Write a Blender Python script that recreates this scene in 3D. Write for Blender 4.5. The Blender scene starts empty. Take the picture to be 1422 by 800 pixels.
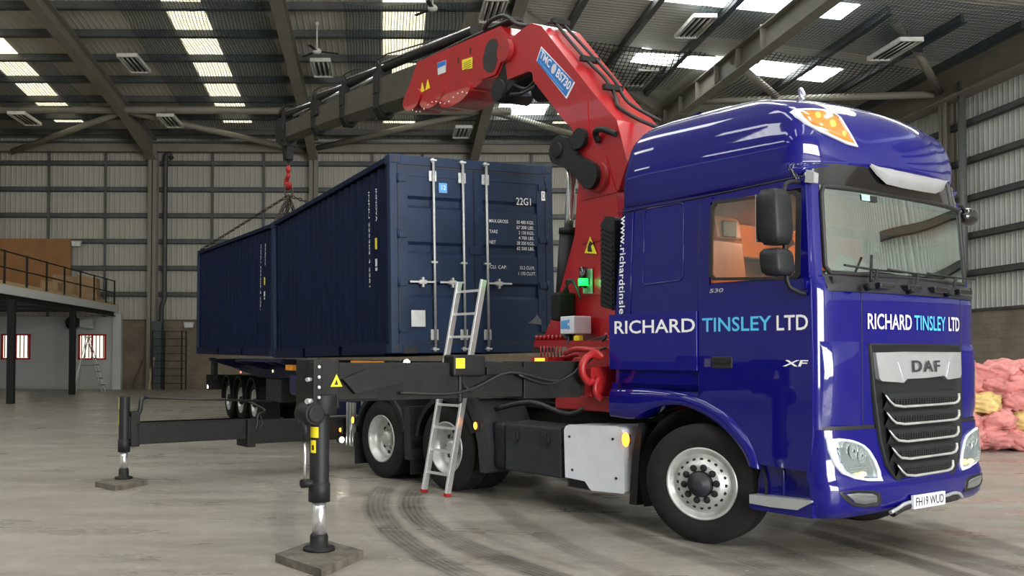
import bpy, math, random
from mathutils import Vector, Matrix, Euler, noise
random.seed(7)
PI = math.pi
sc = bpy.context.scene
COL = sc.collection

# ------------------------------------------------------------------ camera
cam_d = bpy.data.cameras.new('camera')
cam = bpy.data.objects.new('camera', cam_d); COL.objects.link(cam)
FPX, CXP, CYP, PITCH, ROLL, EYE = 1278.5, 534.4, 459.3, 0.0271, 0.003, 1.61
cam_d.sensor_width = 36.0
cam_d.lens = FPX/1422*36
cam_d.shift_x = (711-CXP)/1422
cam_d.shift_y = (CYP-400)/1422
cam_d.clip_end = 200
_f = Vector((0, math.cos(PITCH), math.sin(PITCH))); _u = Vector((0, -math.sin(PITCH), math.cos(PITCH))); _r = Vector((1, 0, 0))
_rr = _r*math.cos(ROLL)+_u*math.sin(ROLL); _uu = -_r*math.sin(ROLL)+_u*math.cos(ROLL)
cam.matrix_world = Matrix.Translation((0, 0, EYE)) @ Matrix((_rr, _uu, -_f)).transposed().to_4x4()
sc.camera = cam

# ------------------------------------------------------------------ world, light, exposure
w = bpy.data.worlds.new('world'); sc.world = w; w.use_nodes = True
w.node_tree.nodes['Background'].inputs[0].default_value = (0.75, 0.85, 1.0, 1)
w.node_tree.nodes['Background'].inputs[1].default_value = 1.2
sc.view_settings.view_transform = 'Standard'
sc.view_settings.look = 'None'
sc.view_settings.gamma = 1.0
sc.view_settings.exposure = 0.25
sc.view_settings.use_curve_mapping = False
sc.cycles.use_denoising = True
sc.cycles.max_bounces = 8
sc.cycles.transparent_max_bounces = 16

def area(name, loc, target, sx, sy, power, col=(1, 1, 1)):
    d = bpy.data.lights.new(name, 'AREA'); d.shape = 'RECTANGLE'; d.size = sx; d.size_y = sy
    d.energy = power; d.color = col
    o = bpy.data.objects.new(name, d); COL.objects.link(o); o.location = loc
    o.rotation_euler = (Vector(target)-Vector(loc)).to_track_quat('-Z', 'Y').to_euler()
    return o
area('daylight_open_front', (12.4, -13.6, 4.2), (9.5, 10, 2.5), 13, 7, 6000, (1.0, 0.99, 0.97))
SKY_E = 7.5

# ------------------------------------------------------------------ helpers: frames, meshes, materials
class Frame:
    def __init__(s, o, yaw): s.o = Vector(o); s.a = yaw; s.c = math.cos(yaw); s.s = math.sin(yaw)
    def w(s, p): return Vector((s.o.x+p[0]*s.c-p[1]*s.s, s.o.y+p[0]*s.s+p[1]*s.c, s.o.z+p[2]))
W = Frame((0, 0, 0), 0)                     # the building
T = Frame((2.6824, 8.0251, 0), -.9908)      # the lorry: x forward, y to its left, 0 at the front wheel
C1 = Frame((0.0887, 11.8433, 1.639), -1.1973)
C2 = Frame((-2.1649, 17.7087, 1.5886), -1.13)
B = Frame((2.85114745, 10.04846954, 0), 2.015581836529914)   # vertical plane of the crane boom

ORG = {}
def thing(name, label, cat, frame=W, loc=(0, 0, 0), group=None):
    o = bpy.data.objects.new(name, None); COL.objects.link(o)
    o.empty_display_size = .2
    o.location = frame.w(loc); o.rotation_euler = (0, 0, frame.a)
    o['label'] = label; o['category'] = cat
    if group: o['group'] = group
    ORG[o.name] = Vector(loc)
    return o

def r_scalar(r): return isinstance(r, (int, float))
class MB:
    def __init__(s): s.v = []; s.f = []; s.m = []; s.sm = []
    def add(s, vs, fs, mi=0, sm=False):
        n = len(s.v); s.v += [Vector(p) for p in vs]
        for f in fs: s.f.append([i+n for i in f]); s.m.append(mi); s.sm.append(sm)
        return s
    def box(s, x0, x1, y0, y1, z0, z1, mi=0):
        vs = [(x, y, z) for z in (z0, z1) for y in (y0, y1) for x in (x0, x1)]
        return s.add(vs, [(0, 2, 3, 1), (4, 5, 7, 6), (0, 1, 5, 4), (2, 6, 7, 3), (0, 4, 6, 2), (1, 3, 7, 5)], mi)
    def bar(s, p0, p1, wd, ht, mi=0, up=(0, 0, 1)):
        p0, p1 = Vector(p0), Vector(p1); d = (p1-p0).normalized(); up = Vector(up)
        if abs(d.dot(up)) > .98: up = Vector((1, 0, 0))
        a = d.cross(up).normalized()*wd/2; b = a.cross(d).normalized()*ht/2
        vs = [q+sa*a+sb*b for q in (p0, p1) for sa, sb in ((-1, -1), (1, -1), (1, 1), (-1, 1))]
        return s.add(vs, [(3, 2, 1, 0), (4, 5, 6, 7), (0, 1, 5, 4), (1, 2, 6, 5), (2, 3, 7, 6), (3, 0, 4, 7)], mi)
    def cyl(s, p0, p1, r0, r1=None, n=16, mi=0, sm=True, caps=True):
        r1 = r0 if r1 is None else r1
        p0, p1 = Vector(p0), Vector(p1); d = (p1-p0).normalized()
        up = Vector((0, 0, 1)) if abs(d.z) < .95 else Vector((1, 0, 0))
        a = d.cross(up).normalized(); b = d.cross(a)
        vs = []
        for q, r in ((p0, r0), (p1, r1)):
            for i in range(n):
                t = 2*PI*i/n; vs.append(q+a*r*math.cos(t)+b*r*math.sin(t))
        s.add(vs, [(i, (i+1) % n, n+(i+1) % n, n+i) for i in range(n)], mi, sm)
        if caps:
            s.add(vs[:n], [tuple(range(n))[::-1]], mi); s.add(vs[n:], [tuple(range(n))], mi)
        return s
    def tube(s, pts, r, n=8, mi=0, closed=False, sm=True):
        pts = [Vector(p) for p in pts]
        if not closed and len(pts) >= 4 and r_scalar(r) and r < .06:      # round off hoses and rods
            P = [pts[0]]+pts+[pts[-1]]; q = []
            for i in range(1, len(P)-2):
                a, b, c, d = P[i-1:i+3]
                for t in (0, .25, .5, .75): q.append(.5*((2*b)+(c-a)*t+(2*a-5*b+4*c-d)*t*t+(3*b-a-3*c+d)*t**3))
            pts = q+[pts[-1]]
        k = len(pts); vs = []; prev = None
        for i, p in enumerate(pts):
            if closed: d = pts[(i+1) % k]-pts[i-1]
            else: d = pts[min(i+1, k-1)]-pts[max(i-1, 0)]
            d.normalize()
            if prev is None:
                up = Vector((0, 0, 1)) if abs(d.z) < .9 else Vector((1, 0, 0))
                a = d.cross(up).normalized()
            else:
                a = prev-d*prev.dot(d); a.normalize()
            prev = a; b = d.cross(a)
            rr = r[i] if isinstance(r, (list, tuple)) else r
            for j in range(n):
                t = 2*PI*j/n; vs.append(p+a*rr*math.cos(t)+b*rr*math.sin(t))
        fs = []
        for i in range(k if closed else k-1):
            i2 = (i+1) % k
            for j in range(n): fs.append((i*n+j, i*n+(j+1) % n, i2*n+(j+1) % n, i2*n+j))
        s.add(vs, fs, mi, sm)
        if not closed:
            s.add(vs[:n], [tuple(range(n))[::-1]], mi); s.add(vs[-n:], [tuple(range(n))], mi)
        return s
    def prism(s, pts, fn, d0, d1, mi=0, mi_side=None, sm=False):
        """polygon pts (a, b) pushed from depth d0 to d1; fn(a, b, d) gives the point"""
        n = len(pts); v0 = [fn(a, b, d0) for a, b in pts]; v1 = [fn(a, b, d1) for a, b in pts]
        s.add(v0, [tuple(range(n))[::-1]], mi); s.add(v1, [tuple(range(n))], mi)
        return s.add(v0+v1, [(i, (i+1) % n, n+(i+1) % n, n+i) for i in range(n)], mi if mi_side is None else mi_side, sm)
    def lathe(s, prof, org, ax, n=32, mi=0, sm=True):
        """prof: list of (radius, distance along ax[, mi])"""
        org, ax = Vector(org), Vector(ax).normalized()
        up = Vector((0, 0, 1)) if abs(ax.z) < .95 else Vector((1, 0, 0))
        a = ax.cross(up).normalized(); b = ax.cross(a); vs = []
        for p in prof:
            for i in range(n):
                t = 2*PI*i/n; vs.append(org+ax*p[1]+(a*math.cos(t)+b*math.sin(t))*p[0])
        for k in range(len(prof)-1):
            m = prof[k][2] if len(prof[k]) > 2 else mi
            s.add([vs[k*n+i] for i in range(n)]+[vs[(k+1)*n+i] for i in range(n)], [(i, (i+1) % n, n+(i+1) % n, n+i) for i in range(n)], m, sm)
        return s
    def grid(s, rows, mi=0, sm=True, skip=None, closed=False):
        nr, nc = len(rows), len(rows[0]); fs = []
        for i in range(nr-1):
            for j in range(nc if closed else nc-1):
                if skip and skip(i, j): continue
                j2 = (j+1) % nc
                fs.append((i*nc+j, i*nc+j2, (i+1)*nc+j2, (i+1)*nc+j))
        return s.add([p for r in rows for p in r], fs, mi, sm)
    def ell(s, c, r, n=16, m=10, mi=0, fn=None):
        c = Vector(c); rows = []
        for i in range(m+1):
            ph = PI*i/m; row = []
            for j in range(n):
                th = 2*PI*j/n
                p = Vector((r[0]*math.sin(ph)*math.cos(th), r[1]*math.sin(ph)*math.sin(th), r[2]*math.cos(ph)))
                row.append(c+(fn(p) if fn else p))
            rows.append(row)
        return s.grid(rows, mi, True, closed=True)
    def pieces(s):
        key = {}; par = []
        def find(i):
            while par[i] != i: par[i] = par[par[i]]; i = par[i]
            return i
        ids = []
        for p in s.v:
            k = (round(p.x, 4), round(p.y, 4), round(p.z, 4))
            if k not in key: key[k] = len(par); par.append(len(par))
            ids.append(key[k])
        for f in s.f:
            r = find(ids[f[0]])
            for i in f[1:]: par[find(ids[i])] = r
        out = {}
        for f, m, q in zip(s.f, s.m, s.sm):
            r = find(ids[f[0]]); o = out.setdefault(r, (MB(), {}))
            g = []
            for i in f:
                if i not in o[1]: o[1][i] = len(o[0].v); o[0].v.append(s.v[i].copy())
                g.append(o[1][i])
            o[0].f.append(g); o[0].m.append(m); o[0].sm.append(q)
        return [o[0] for o in out.values()]
    def each(s, name, mats, parent=None, frame=None, **k):
        return [p.build(name, mats, parent, frame, **k) for p in s.pieces()]
    def build(s, name, mats, parent=None, frame=None, bevel=0, label=None, merge=False, segs=2):
        me = bpy.data.meshes.new(name)
        org = Vector((0, 0, 0)); o = bpy.data.objects.new(name, me); COL.objects.link(o)
        if parent is not None:
            org = ORG[parent.name]; o.parent = parent; ORG[o.name] = org
        elif frame is not None:
            xs = [p.x for p in s.v]; ys = [p.y for p in s.v]; zs = [p.z for p in s.v]
            org = Vector(((min(xs)+max(xs))/2, (min(ys)+max(ys))/2, min(zs)))
            o.location = frame.w(org); o.rotation_euler = (0, 0, frame.a); ORG[o.name] = org
        me.from_pydata([p-org for p in s.v], [], s.f)
        if not isinstance(mats, (list, tuple)): mats = [mats]
        for m in mats: me.materials.append(m)
        me.polygons.foreach_set('material_index', s.m); me.polygons.foreach_set('use_smooth', s.sm)
        me.update()
        import bmesh
        bm = bmesh.new(); bm.from_mesh(me)
        if merge or any(s.sm): bmesh.ops.remove_doubles(bm, verts=bm.verts, dist=1e-5)
        bmesh.ops.recalc_face_normals(bm, faces=bm.faces)
        bm.to_mesh(me); bm.free()
        if bevel:
            md = o.modifiers.new('bevel', 'BEVEL'); md.width = bevel; md.segments = segs; md.limit_method = 'ANGLE'; md.angle_limit = math.radians(40)
            md.harden_normals = False
        if label: o['label'] = label
        return o
def tag(o, label, cat, group=None, kind=None):
    o['label'] = label; o['category'] = cat
    if group: o['group'] = group
    if kind: o['kind'] = kind
    return o
def struct(mb, name, mats, bevel=0):
    o = mb.build(name, mats, frame=W, bevel=bevel); o['kind'] = 'structure'; return o
def dup(root, frame, loc, label, rz=0, name=None):
    def cp(o, par):
        c = o.copy(); COL.objects.link(c); c.parent = par
        for ch in o.children: cp(ch, c)
        return c
    r = cp(root, None); r.location = frame.w(loc); r.rotation_euler = (0, 0, frame.a+rz); r['label'] = label
    return r
XZ = lambda a, b, d: (a, d, b)     # polygon in the x-z plane, depth along y
YZ = lambda a, b, d: (d, a, b)     # polygon in the y-z plane, depth along x
XY = lambda a, b, d: (a, b, d)
def arc(cx, cz, r, a0, a1, n): return [(cx+r*math.cos(math.radians(a0+(a1-a0)*i/n)), cz+r*math.sin(math.radians(a0+(a1-a0)*i/n))) for i in range(n+1)]

def nodes(name):
    m = bpy.data.materials.new(name); m.use_nodes = True; nt = m.node_tree
    return m, nt, nt.nodes['Principled BSDF'], nt.nodes.new, nt.links.new
def mat(name, col, rough=.5, metal=0, var=.12, scale=6, bump=0, bscale=60, coat=0, spec=None, emit=None, estr=0, aniso=None):
    m, nt, p, N, L = nodes(name)
    p.inputs['Roughness'].default_value = rough; p.inputs['Metallic'].default_value = metal
    if coat: p.inputs['Coat Weight'].default_value = coat; p.inputs['Coat Roughness'].default_value = .03
    if spec is not None: p.inputs['Specular IOR Level'].default_value = spec
    if emit: p.inputs['Emission Color'].default_value = (*emit, 1); p.inputs['Emission Strength'].default_value = estr
    tc = N('ShaderNodeTexCoord'); n = N('ShaderNodeTexNoise'); n.inputs['Scale'].default_value = scale; n.inputs['Detail'].default_value = 5
    L(tc.outputs['Object'], n.inputs['Vector'])
    r = N('ShaderNodeValToRGB'); r.color_ramp.elements[0].position = .3; r.color_ramp.elements[1].position = .7
    r.color_ramp.elements[0].color = (*[c*(1-var) for c in col], 1); r.color_ramp.elements[1].color = (*[min(1, c*(1+var)) for c in col], 1)
    L(n.outputs['Fac'], r.inputs['Fac']); L(r.outputs['Color'], p.inputs['Base Color'])
    if bump:
        n2 = N('ShaderNodeTexNoise'); n2.inputs['Scale'].default_value = bscale; L(tc.outputs['Object'], n2.inputs['Vector'])
        b = N('ShaderNodeBump'); b.inputs['Strength'].default_value = bump; b.inputs['Distance'].default_value = .01
        L(n2.outputs['Fac'], b.inputs['Height']); L(b.outputs['Normal'], p.inputs['Normal'])
    return m
def corr(name, col, axis, pitch, rough=.55, depth=.03, metal=0, col2=None, panel=None, panel_ax=None):
    """profiled sheet: raised ribs along one axis, world-sized"""
    m, nt, p, N, L = nodes(name)
    p.inputs['Roughness'].default_value = rough; p.inputs['Metallic'].default_value = metal
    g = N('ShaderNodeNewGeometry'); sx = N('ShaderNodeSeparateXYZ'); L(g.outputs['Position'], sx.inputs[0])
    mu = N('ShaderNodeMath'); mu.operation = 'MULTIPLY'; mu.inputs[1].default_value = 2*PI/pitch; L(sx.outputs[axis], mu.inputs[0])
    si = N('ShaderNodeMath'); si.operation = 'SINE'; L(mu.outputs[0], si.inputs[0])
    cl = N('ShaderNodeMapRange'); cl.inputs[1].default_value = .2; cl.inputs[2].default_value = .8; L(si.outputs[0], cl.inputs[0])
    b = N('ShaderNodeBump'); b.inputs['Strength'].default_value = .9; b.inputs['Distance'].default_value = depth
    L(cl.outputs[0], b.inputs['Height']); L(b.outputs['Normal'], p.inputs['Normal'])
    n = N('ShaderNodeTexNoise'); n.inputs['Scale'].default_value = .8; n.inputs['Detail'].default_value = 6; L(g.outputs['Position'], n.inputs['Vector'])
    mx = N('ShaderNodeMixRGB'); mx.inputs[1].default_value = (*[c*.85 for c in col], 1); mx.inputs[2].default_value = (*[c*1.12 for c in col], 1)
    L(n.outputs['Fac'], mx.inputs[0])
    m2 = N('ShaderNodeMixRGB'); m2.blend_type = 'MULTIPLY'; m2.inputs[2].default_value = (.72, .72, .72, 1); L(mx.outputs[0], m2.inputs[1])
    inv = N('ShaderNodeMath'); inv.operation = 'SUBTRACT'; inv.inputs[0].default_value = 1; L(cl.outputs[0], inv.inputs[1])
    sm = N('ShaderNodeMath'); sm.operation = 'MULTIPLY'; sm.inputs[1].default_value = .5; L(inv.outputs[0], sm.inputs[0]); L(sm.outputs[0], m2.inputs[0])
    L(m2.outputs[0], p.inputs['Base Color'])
    return m

M = {}
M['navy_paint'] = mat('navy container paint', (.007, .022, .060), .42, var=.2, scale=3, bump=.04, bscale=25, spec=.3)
M['navy_shaded'] = mat('navy container paint shaded', (.0026, .0075, .034), .5, var=.2, scale=3, bump=.03, bscale=25, spec=.15)  # same navy paint, shade of the unlit sides put into the base colour
M['cab_blue'] = mat('royal blue lorry paint', (.0026, .0022, .138), .45, var=.03, scale=2, coat=.9, spec=.08)
M['panel_blue'] = mat('blue sign panel vinyl', (.007, .008, .165), .4, var=.04, coat=.5, spec=.1)
M['trailer_blue'] = mat('dark blue trailer paint', (.008, .012, .07), .45, var=.2)
M['red'] = mat('red crane paint', (.37, .006, .011), .33, var=.10, scale=2, coat=.4)
M['red_dark'] = mat('dark red crane paint with shade', (.30, .008, .010), .45, var=.15, scale=8)  # darker base takes in the shade on the crane base
M['black_steel'] = mat('black painted steel', (.010, .010, .0095), .55, var=.3, scale=8, bump=.1, spec=.28)
M['olive_steel'] = mat('dark olive black boom steel', (.050, .046, .033), .42, var=.22, scale=3, bump=.1)
M['black_plastic'] = mat('black plastic', (.012, .013, .015), .5, var=.1, bump=.1, bscale=300, spec=.3)
M['grey_plastic'] = mat('charcoal plastic', (.022, .024, .028), .5, var=.1, bump=.1, bscale=300, spec=.3)
M['gloss_black'] = mat('gloss black trim', (.008, .008, .009), .12, var=.05, coat=.5)
M['rubber'] = mat('tyre rubber', (.011, .0105, .010), .75, spec=.25, var=.35, scale=10, bump=.3, bscale=40)
M['hose'] = mat('black hose rubber', (.012, .012, .012), .5)
M['rim'] = mat('silver wheel rim', (.50, .50, .49), .38, .45, var=.15, scale=8)
M['chrome'] = mat('chromed rod', (.80, .80, .81), .24, .85, var=.04)
M['galv'] = mat('galvanised steel', (.52, .53, .52), .42, .6, var=.12, scale=30)
M['alu'] = mat('aluminium ladder', (.72, .73, .73), .34, .75, var=.08, scale=20)
M['white_paint'] = mat('white painted panel', (.72, .75, .82), .3, var=.04, coat=.3)
M['white_print'] = mat('white lettering', (.85, .85, .87), .45, var=.03)
M['cyan_print'] = mat('sky blue lettering', (.09, .50, .86), .4, var=.03)
M['silver_badge'] = mat('brushed silver panel', (.50, .51, .53), .33, .55, var=.05)
M['dark_print'] = mat('dark grey lettering', (.03, .03, .035), .4)
M['yellow_sticker'] = mat('yellow warning sticker', (.80, .66, .02), .5, var=.05)
M['black_print'] = mat('black print', (.01, .01, .01), .5)
M['white_sticker'] = mat('off-white sticker', (.62, .64, .64), .5, var=.08)
M['blue_sticker'] = mat('mid blue sticker', (.02, .17, .55), .4, var=.05)
M['lightblue_sticker'] = mat('light blue sticker', (.10, .36, .75), .4)
M['tan_leather'] = mat('tan leather cab interior', (.66, .20, .035), .5, var=.1, scale=4, bump=.1)
M['tan_dark'] = mat('brown cab trim', (.22, .075, .03), .6, var=.1)
M['cream_card'] = mat('cream card', (.75, .76, .62), .7)
M['red_cloth'] = mat('red cloth', (.5, .02, .01), .8)
M['steel_beam'] = mat('grey green portal steel', (.20, .19, .152), .6, var=.10, scale=1.2)
M['purlin'] = mat('galvanised purlin', (.085, .09, .088), .5, .3, var=.18, scale=2)
M['white_wall'] = mat('white painted partition', (.50, .52, .50), .75, var=.05, scale=.7)
M['wood'] = mat('timber', (.42, .30, .17), .7, var=.2, scale=5)
M['ply'] = mat('orange brown board', (.28, .13, .042), .6, var=.15, scale=1.5)
M['card'] = mat('brown cardboard', (.33, .22, .115), .8, var=.15, scale=3)
M['card_pale'] = mat('pale card', (.50, .42, .28), .8, var=.15, scale=3)
M['pad'] = mat('worn dark outrigger pad', (.10, .088, .07), .8, var=.5, scale=9, bump=.5, bscale=30)
M['orange_fit'] = mat('orange plastic', (.85, .33, .02), .5)
M['chain'] = mat('oiled chain steel', (.05, .04, .032), .45, .5, var=.3, scale=20)
M['pink'] = mat('pink insulation', (.60, .235, .215), .9, var=.22, scale=5, bump=.6, bscale=22)
M['pink2'] = mat('dusty pink insulation', (.50, .185, .175), .9, var=.25, scale=5, bump=.6, bscale=22)
M['yellow_ins'] = mat('yellow insulation', (.62, .46, .18), .9, var=.2, scale=6, bump=.6, bscale=22)
M['fan_white'] = mat('white enamel', (.62, .62, .58), .5)
M['red_frame'] = mat('red window frame', (.55, .02, .03), .5)
M['mesh_black'] = mat('black radiator mesh', (.012, .012, .013), .6)
M['seal'] = mat('black rubber seal', (.01, .01, .011), .55)
def glow(name, col, e): return mat(name, col, .3, emit=col, estr=e, var=.02)
M['lamp_white'] = glow('lit white lamp', (1, .93, .78), 18)
M['lamp_orange'] = glow('lit orange lamp', (1, .30, .02), 5)
M['lamp_green'] = glow('lit green beacon', (.01, .9, .10), 2.0)
M['lightgreen'] = mat('pale green reflective panel', (.32, .60, .36), .4)
M['lamp_amber'] = glow('amber marker lens', (1, .42, .07), .35)
M['lamp_red'] = glow('red marker lamp', (1, .15, .1), 2.0)
M['led_green'] = glow('green light', (.02, .9, .5), 2.0)
M['lamp_warm'] = glow('warm lit side lamp', (1, .72, .35), 1.2)
M['pane'] = glow('sunlit frosted pane', (1, .93, .80), 1.2)
M['tube_lamp'] = mat('unlit fluorescent tube', (.62, .63, .60), .3)

# glass
def glass(name, tint, alpha, rough=.02):
    m, nt, p, N, L = nodes(name)
    t = N('ShaderNodeBsdfTransparent'); t.inputs[0].default_value = (*tint, 1)
    g = N('ShaderNodeBsdfGlossy'); g.inputs['Roughness'].default_value = rough; g.inputs[0].default_value = (.88, 1, .95, 1)
    fr = N('ShaderNodeFresnel'); fr.inputs[0].default_value = 1.5
    a = N('ShaderNodeMath'); a.operation = 'ADD'; a.use_clamp = True; a.inputs[1].default_value = alpha; L(fr.outputs[0], a.inputs[0])
    mx = N('ShaderNodeMixShader'); L(a.outputs[0], mx.inputs[0]); L(t.outputs[0], mx.inputs[1]); L(g.outputs[0], mx.inputs[2])
    L(mx.outputs[0], nt.nodes['Material Output'].inputs[0])
    return m
M['glass'] = glass('clear side glass', (.9, .9, .88), 0.0)
M['windscreen'] = glass('windscreen glass', (.26, .34, .31), .30)
M['lens'] = glass('clear lamp lens', (.93, .95, .95), .05)

# concrete floor with tyre marks
def floor_mat():
    m, nt, p, N, L = nodes('grey concrete floor')
    g = N('ShaderNodeNewGeometry')
    def noise_(sc_, det=6, rough=.6, stretch=None):
        n = N('ShaderNodeTexNoise'); n.inputs['Scale'].default_value = sc_; n.inputs['Detail'].default_value = det; n.inputs['Roughness'].default_value = rough
        if stretch:
            mp = N('ShaderNodeMapping'); mp.inputs['Scale'].default_value = stretch; mp.inputs['Rotation'].default_value = (0, 0, .5)
            L(g.outputs['Position'], mp.inputs[0]); L(mp.outputs[0], n.inputs['Vector'])
        else: L(g.outputs['Position'], n.inputs['Vector'])
        return n
    def ramp(src, a, ca, b, cb):
        r = N('ShaderNodeValToRGB'); e = r.color_ramp.elements; e[0].position = a; e[1].position = b; e[0].color = (*ca, 1); e[1].color = (*cb, 1)
        L(src, r.inputs[0]); return r
    base = ramp(noise_(.45).outputs[0], .32, (.262, .240, .204), .70, (.355, .332, .292))
    fine = ramp(noise_(9, 8, .7).outputs[0], .35, (.80, .80, .80), .66, (1.06, 1.06, 1.06))
    streak = ramp(noise_(1.3, 6, .65, (.35, 2.2, 1)).outputs[0], .34, (.84, .83, .82), .62, (1.04, 1.04, 1.04))
    def mul(a, b, fac=1):
        x = N('ShaderNodeMixRGB'); x.blend_type = 'MULTIPLY'; x.inputs[0].default_value = fac; L(a, x.inputs[1]); L(b, x.inputs[2]); return x.outputs[0]
    c = mul(mul(base.outputs[0], fine.outputs[0]), streak.outputs[0], .85)
    # tyre marks: rings on the floor
    sx = N('ShaderNodeSeparateXYZ'); L(g.outputs['Position'], sx.inputs[0])
    flat = N('ShaderNodeCombineXYZ'); L(sx.outputs[0], flat.inputs[0]); L(sx.outputs[1], flat.inputs[1])
    wob = noise_(1.2, 3); wv = N('ShaderNodeMath'); wv.operation = 'MULTIPLY_ADD'; wv.inputs[1].default_value = .08; wv.inputs[2].default_value = -.04; L(wob.outputs[0], wv.inputs[0])
    tot = None
    def ma(op, a, b):
        x = N('ShaderNodeMath'); x.operation = op
        for i, q in enumerate((a, b)):
            if q is None: continue
            if isinstance(q, (int, float)): x.inputs[i].default_value = q
            else: L(q, x.inputs[i])
        return x.outputs[0]
    for (cx, cy, r, wd, st, ymin, ymax) in [(8.25, 10.09, 8.33, .14, .9, 5, 12.2), (6.27, 9.98, 5.97, .15, .95, 5, 12.2), (6.27, 9.98, 5.62, .05, .3, 5, 11.0), (13.27, 10.71, 12.07, .12, .55, 5, 12.3),
                                        (11.21, 10.75, 9.29, .15, .85, 5, 12.0), (11.21, 10.75, 8.7, .20, .7, 5, 11), (12.21, 10.68, 13.31, .12, .34, 7.2, 11.5),
                                        (162.05, 47.27, 164.09, .14, .8, 4, 11.5), (162.05, 47.27, 163.6, .10, .6, 4, 10.5), (-7.68, 5.46, 12.0, .13, .95, 4, 9.6), (-7.68, 5.46, 12.35, .10, .75, 4, 9.4), (-3.2, 5.5, 8.18, .13, .85, 4, 9.9), (-6.7, 8.0, 12.0, .12, .8, 4, 10.2), (9.3, 13.4, 6.9, .12, .35, 4, 9)]:
        v = N('ShaderNodeVectorMath'); v.operation = 'DISTANCE'; L(flat.outputs[0], v.inputs[0]); v.inputs[1].default_value = (cx, cy, 0)
        d = ma('ABSOLUTE', ma('ADD', ma('SUBTRACT', v.outputs['Value'], r), wv.outputs[0]), None)
        mr = N('ShaderNodeMapRange'); mr.inputs[1].default_value = wd*.75; mr.inputs[2].default_value = wd*1.25; mr.inputs[3].default_value = st; mr.inputs[4].default_value = 0; L(d, mr.inputs[0])
        # tread grooves along the mark
        gr = ma('MULTIPLY_ADD', ma('SINE', ma('MULTIPLY', v.outputs['Value'], 2*PI/.055), None), .22); gr.node.inputs[2].default_value = .78
        y0 = N('ShaderNodeMapRange'); y0.inputs[1].default_value = ymax; y0.inputs[2].default_value = ymax-1.2; L(sx.outputs[1], y0.inputs[0])
        y1 = N('ShaderNodeMapRange'); y1.inputs[1].default_value = ymin; y1.inputs[2].default_value = ymin+1; L(sx.outputs[1], y1.inputs[0])
        q = ma('MULTIPLY', ma('MULTIPLY', mr.outputs[0], gr), ma('MULTIPLY', y0.outputs[0], y1.outputs[0]))
        tot = q if tot is None else ma('MAXIMUM', tot, q)
    pat = N('ShaderNodeMapRange'); pat.inputs[1].default_value = .3; pat.inputs[2].default_value = .6; pat.inputs[3].default_value = .35; L(noise_(2.2, 4).outputs[0], pat.inputs[0])
    tot = ma('MULTIPLY', tot, pat.outputs[0])
    mk = N('ShaderNodeMixRGB'); mk.inputs[2].default_value = (.045, .043, .04, 1); L(tot, mk.inputs[0]); L(c, mk.inputs[1])
    # pale crumbs of debris
    vo = N('ShaderNodeTexVoronoi'); vo.inputs['Scale'].default_value = 2.4; L(g.outputs['Position'], vo.inputs['Vector'])
    cr = ma('LESS_THAN', vo.outputs['Distance'], .035)
    m3 = N('ShaderNodeMixRGB'); m3.inputs[2].default_value = (.6, .58, .54, 1); L(ma('MULTIPLY', cr, .7), m3.inputs[0]); L(mk.outputs[0], m3.inputs[1])
    L(m3.outputs[0], p.inputs['Base Color'])
    rr = N('ShaderNodeMapRange'); rr.inputs[1].default_value = .35; rr.inputs[2].default_value = .65; rr.inputs[3].default_value = .24; rr.inputs[4].default_value = .52
    L(noise_(1.1, 5, .6, (.5, 1.6, 1)).outputs[0], rr.inputs[0]); L(rr.outputs[0], p.inputs['Roughness'])
    b = N('ShaderNodeBump'); b.inputs['Strength'].default_value = .12; b.inputs['Distance'].default_value = .01; L(noise_(14, 6).outputs[0], b.inputs['Height']); L(b.outputs['Normal'], p.inputs['Normal'])
    return m
M['floor'] = floor_mat()
def brick_mat(name, c1, c2, mortar, axis):
    m, nt, p, N, L = nodes(name); p.inputs['Roughness'].default_value = .85
    g = N('ShaderNodeNewGeometry'); sx = N('ShaderNodeSeparateXYZ'); L(g.outputs['Position'], sx.inputs[0])
    cb = N('ShaderNodeCombineXYZ'); L(sx.outputs[axis], cb.inputs[0]); L(sx.outputs[2], cb.inputs[1])
    br = N('ShaderNodeTexBrick'); L(cb.outputs[0], br.inputs['Vector']); br.inputs['Scale'].default_value = 1
    br.inputs['Brick Width'].default_value = .45; br.inputs['Row Height'].default_value = .225; br.inputs['Mortar Size'].default_value = .008
    br.inputs['Color1'].default_value = (*c1, 1); br.inputs['Color2'].default_value = (*c2, 1); br.inputs['Mortar'].default_value = (*mortar, 1)
    n = N('ShaderNodeTexNoise'); n.inputs['Scale'].default_value = .9; n.inputs['Detail'].default_value = 6; L(g.outputs['Position'], n.inputs['Vector'])
    mr = N('ShaderNodeMapRange'); mr.inputs[1].default_value = .3; mr.inputs[2].default_value = .7; mr.inputs[3].default_value = .75; mr.inputs[4].default_value = 1.15; L(n.outputs[0], mr.inputs[0])
    x = N('ShaderNodeVectorMath'); x.operation = 'SCALE'; L(br.outputs['Color'], x.inputs[0]); L(mr.outputs[0], x.inputs['Scale']); L(x.outputs[0], p.inputs['Base Color'])
    return m
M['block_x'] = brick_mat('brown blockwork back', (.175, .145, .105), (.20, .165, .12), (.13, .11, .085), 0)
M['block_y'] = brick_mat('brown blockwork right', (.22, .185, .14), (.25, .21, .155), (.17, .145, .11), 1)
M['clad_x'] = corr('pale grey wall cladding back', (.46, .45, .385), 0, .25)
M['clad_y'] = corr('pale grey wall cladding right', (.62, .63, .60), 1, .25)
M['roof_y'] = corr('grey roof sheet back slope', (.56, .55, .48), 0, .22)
M['roof_x'] = corr('grey roof sheet right slope', (.58, .58, .54), 1, .22)
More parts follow.
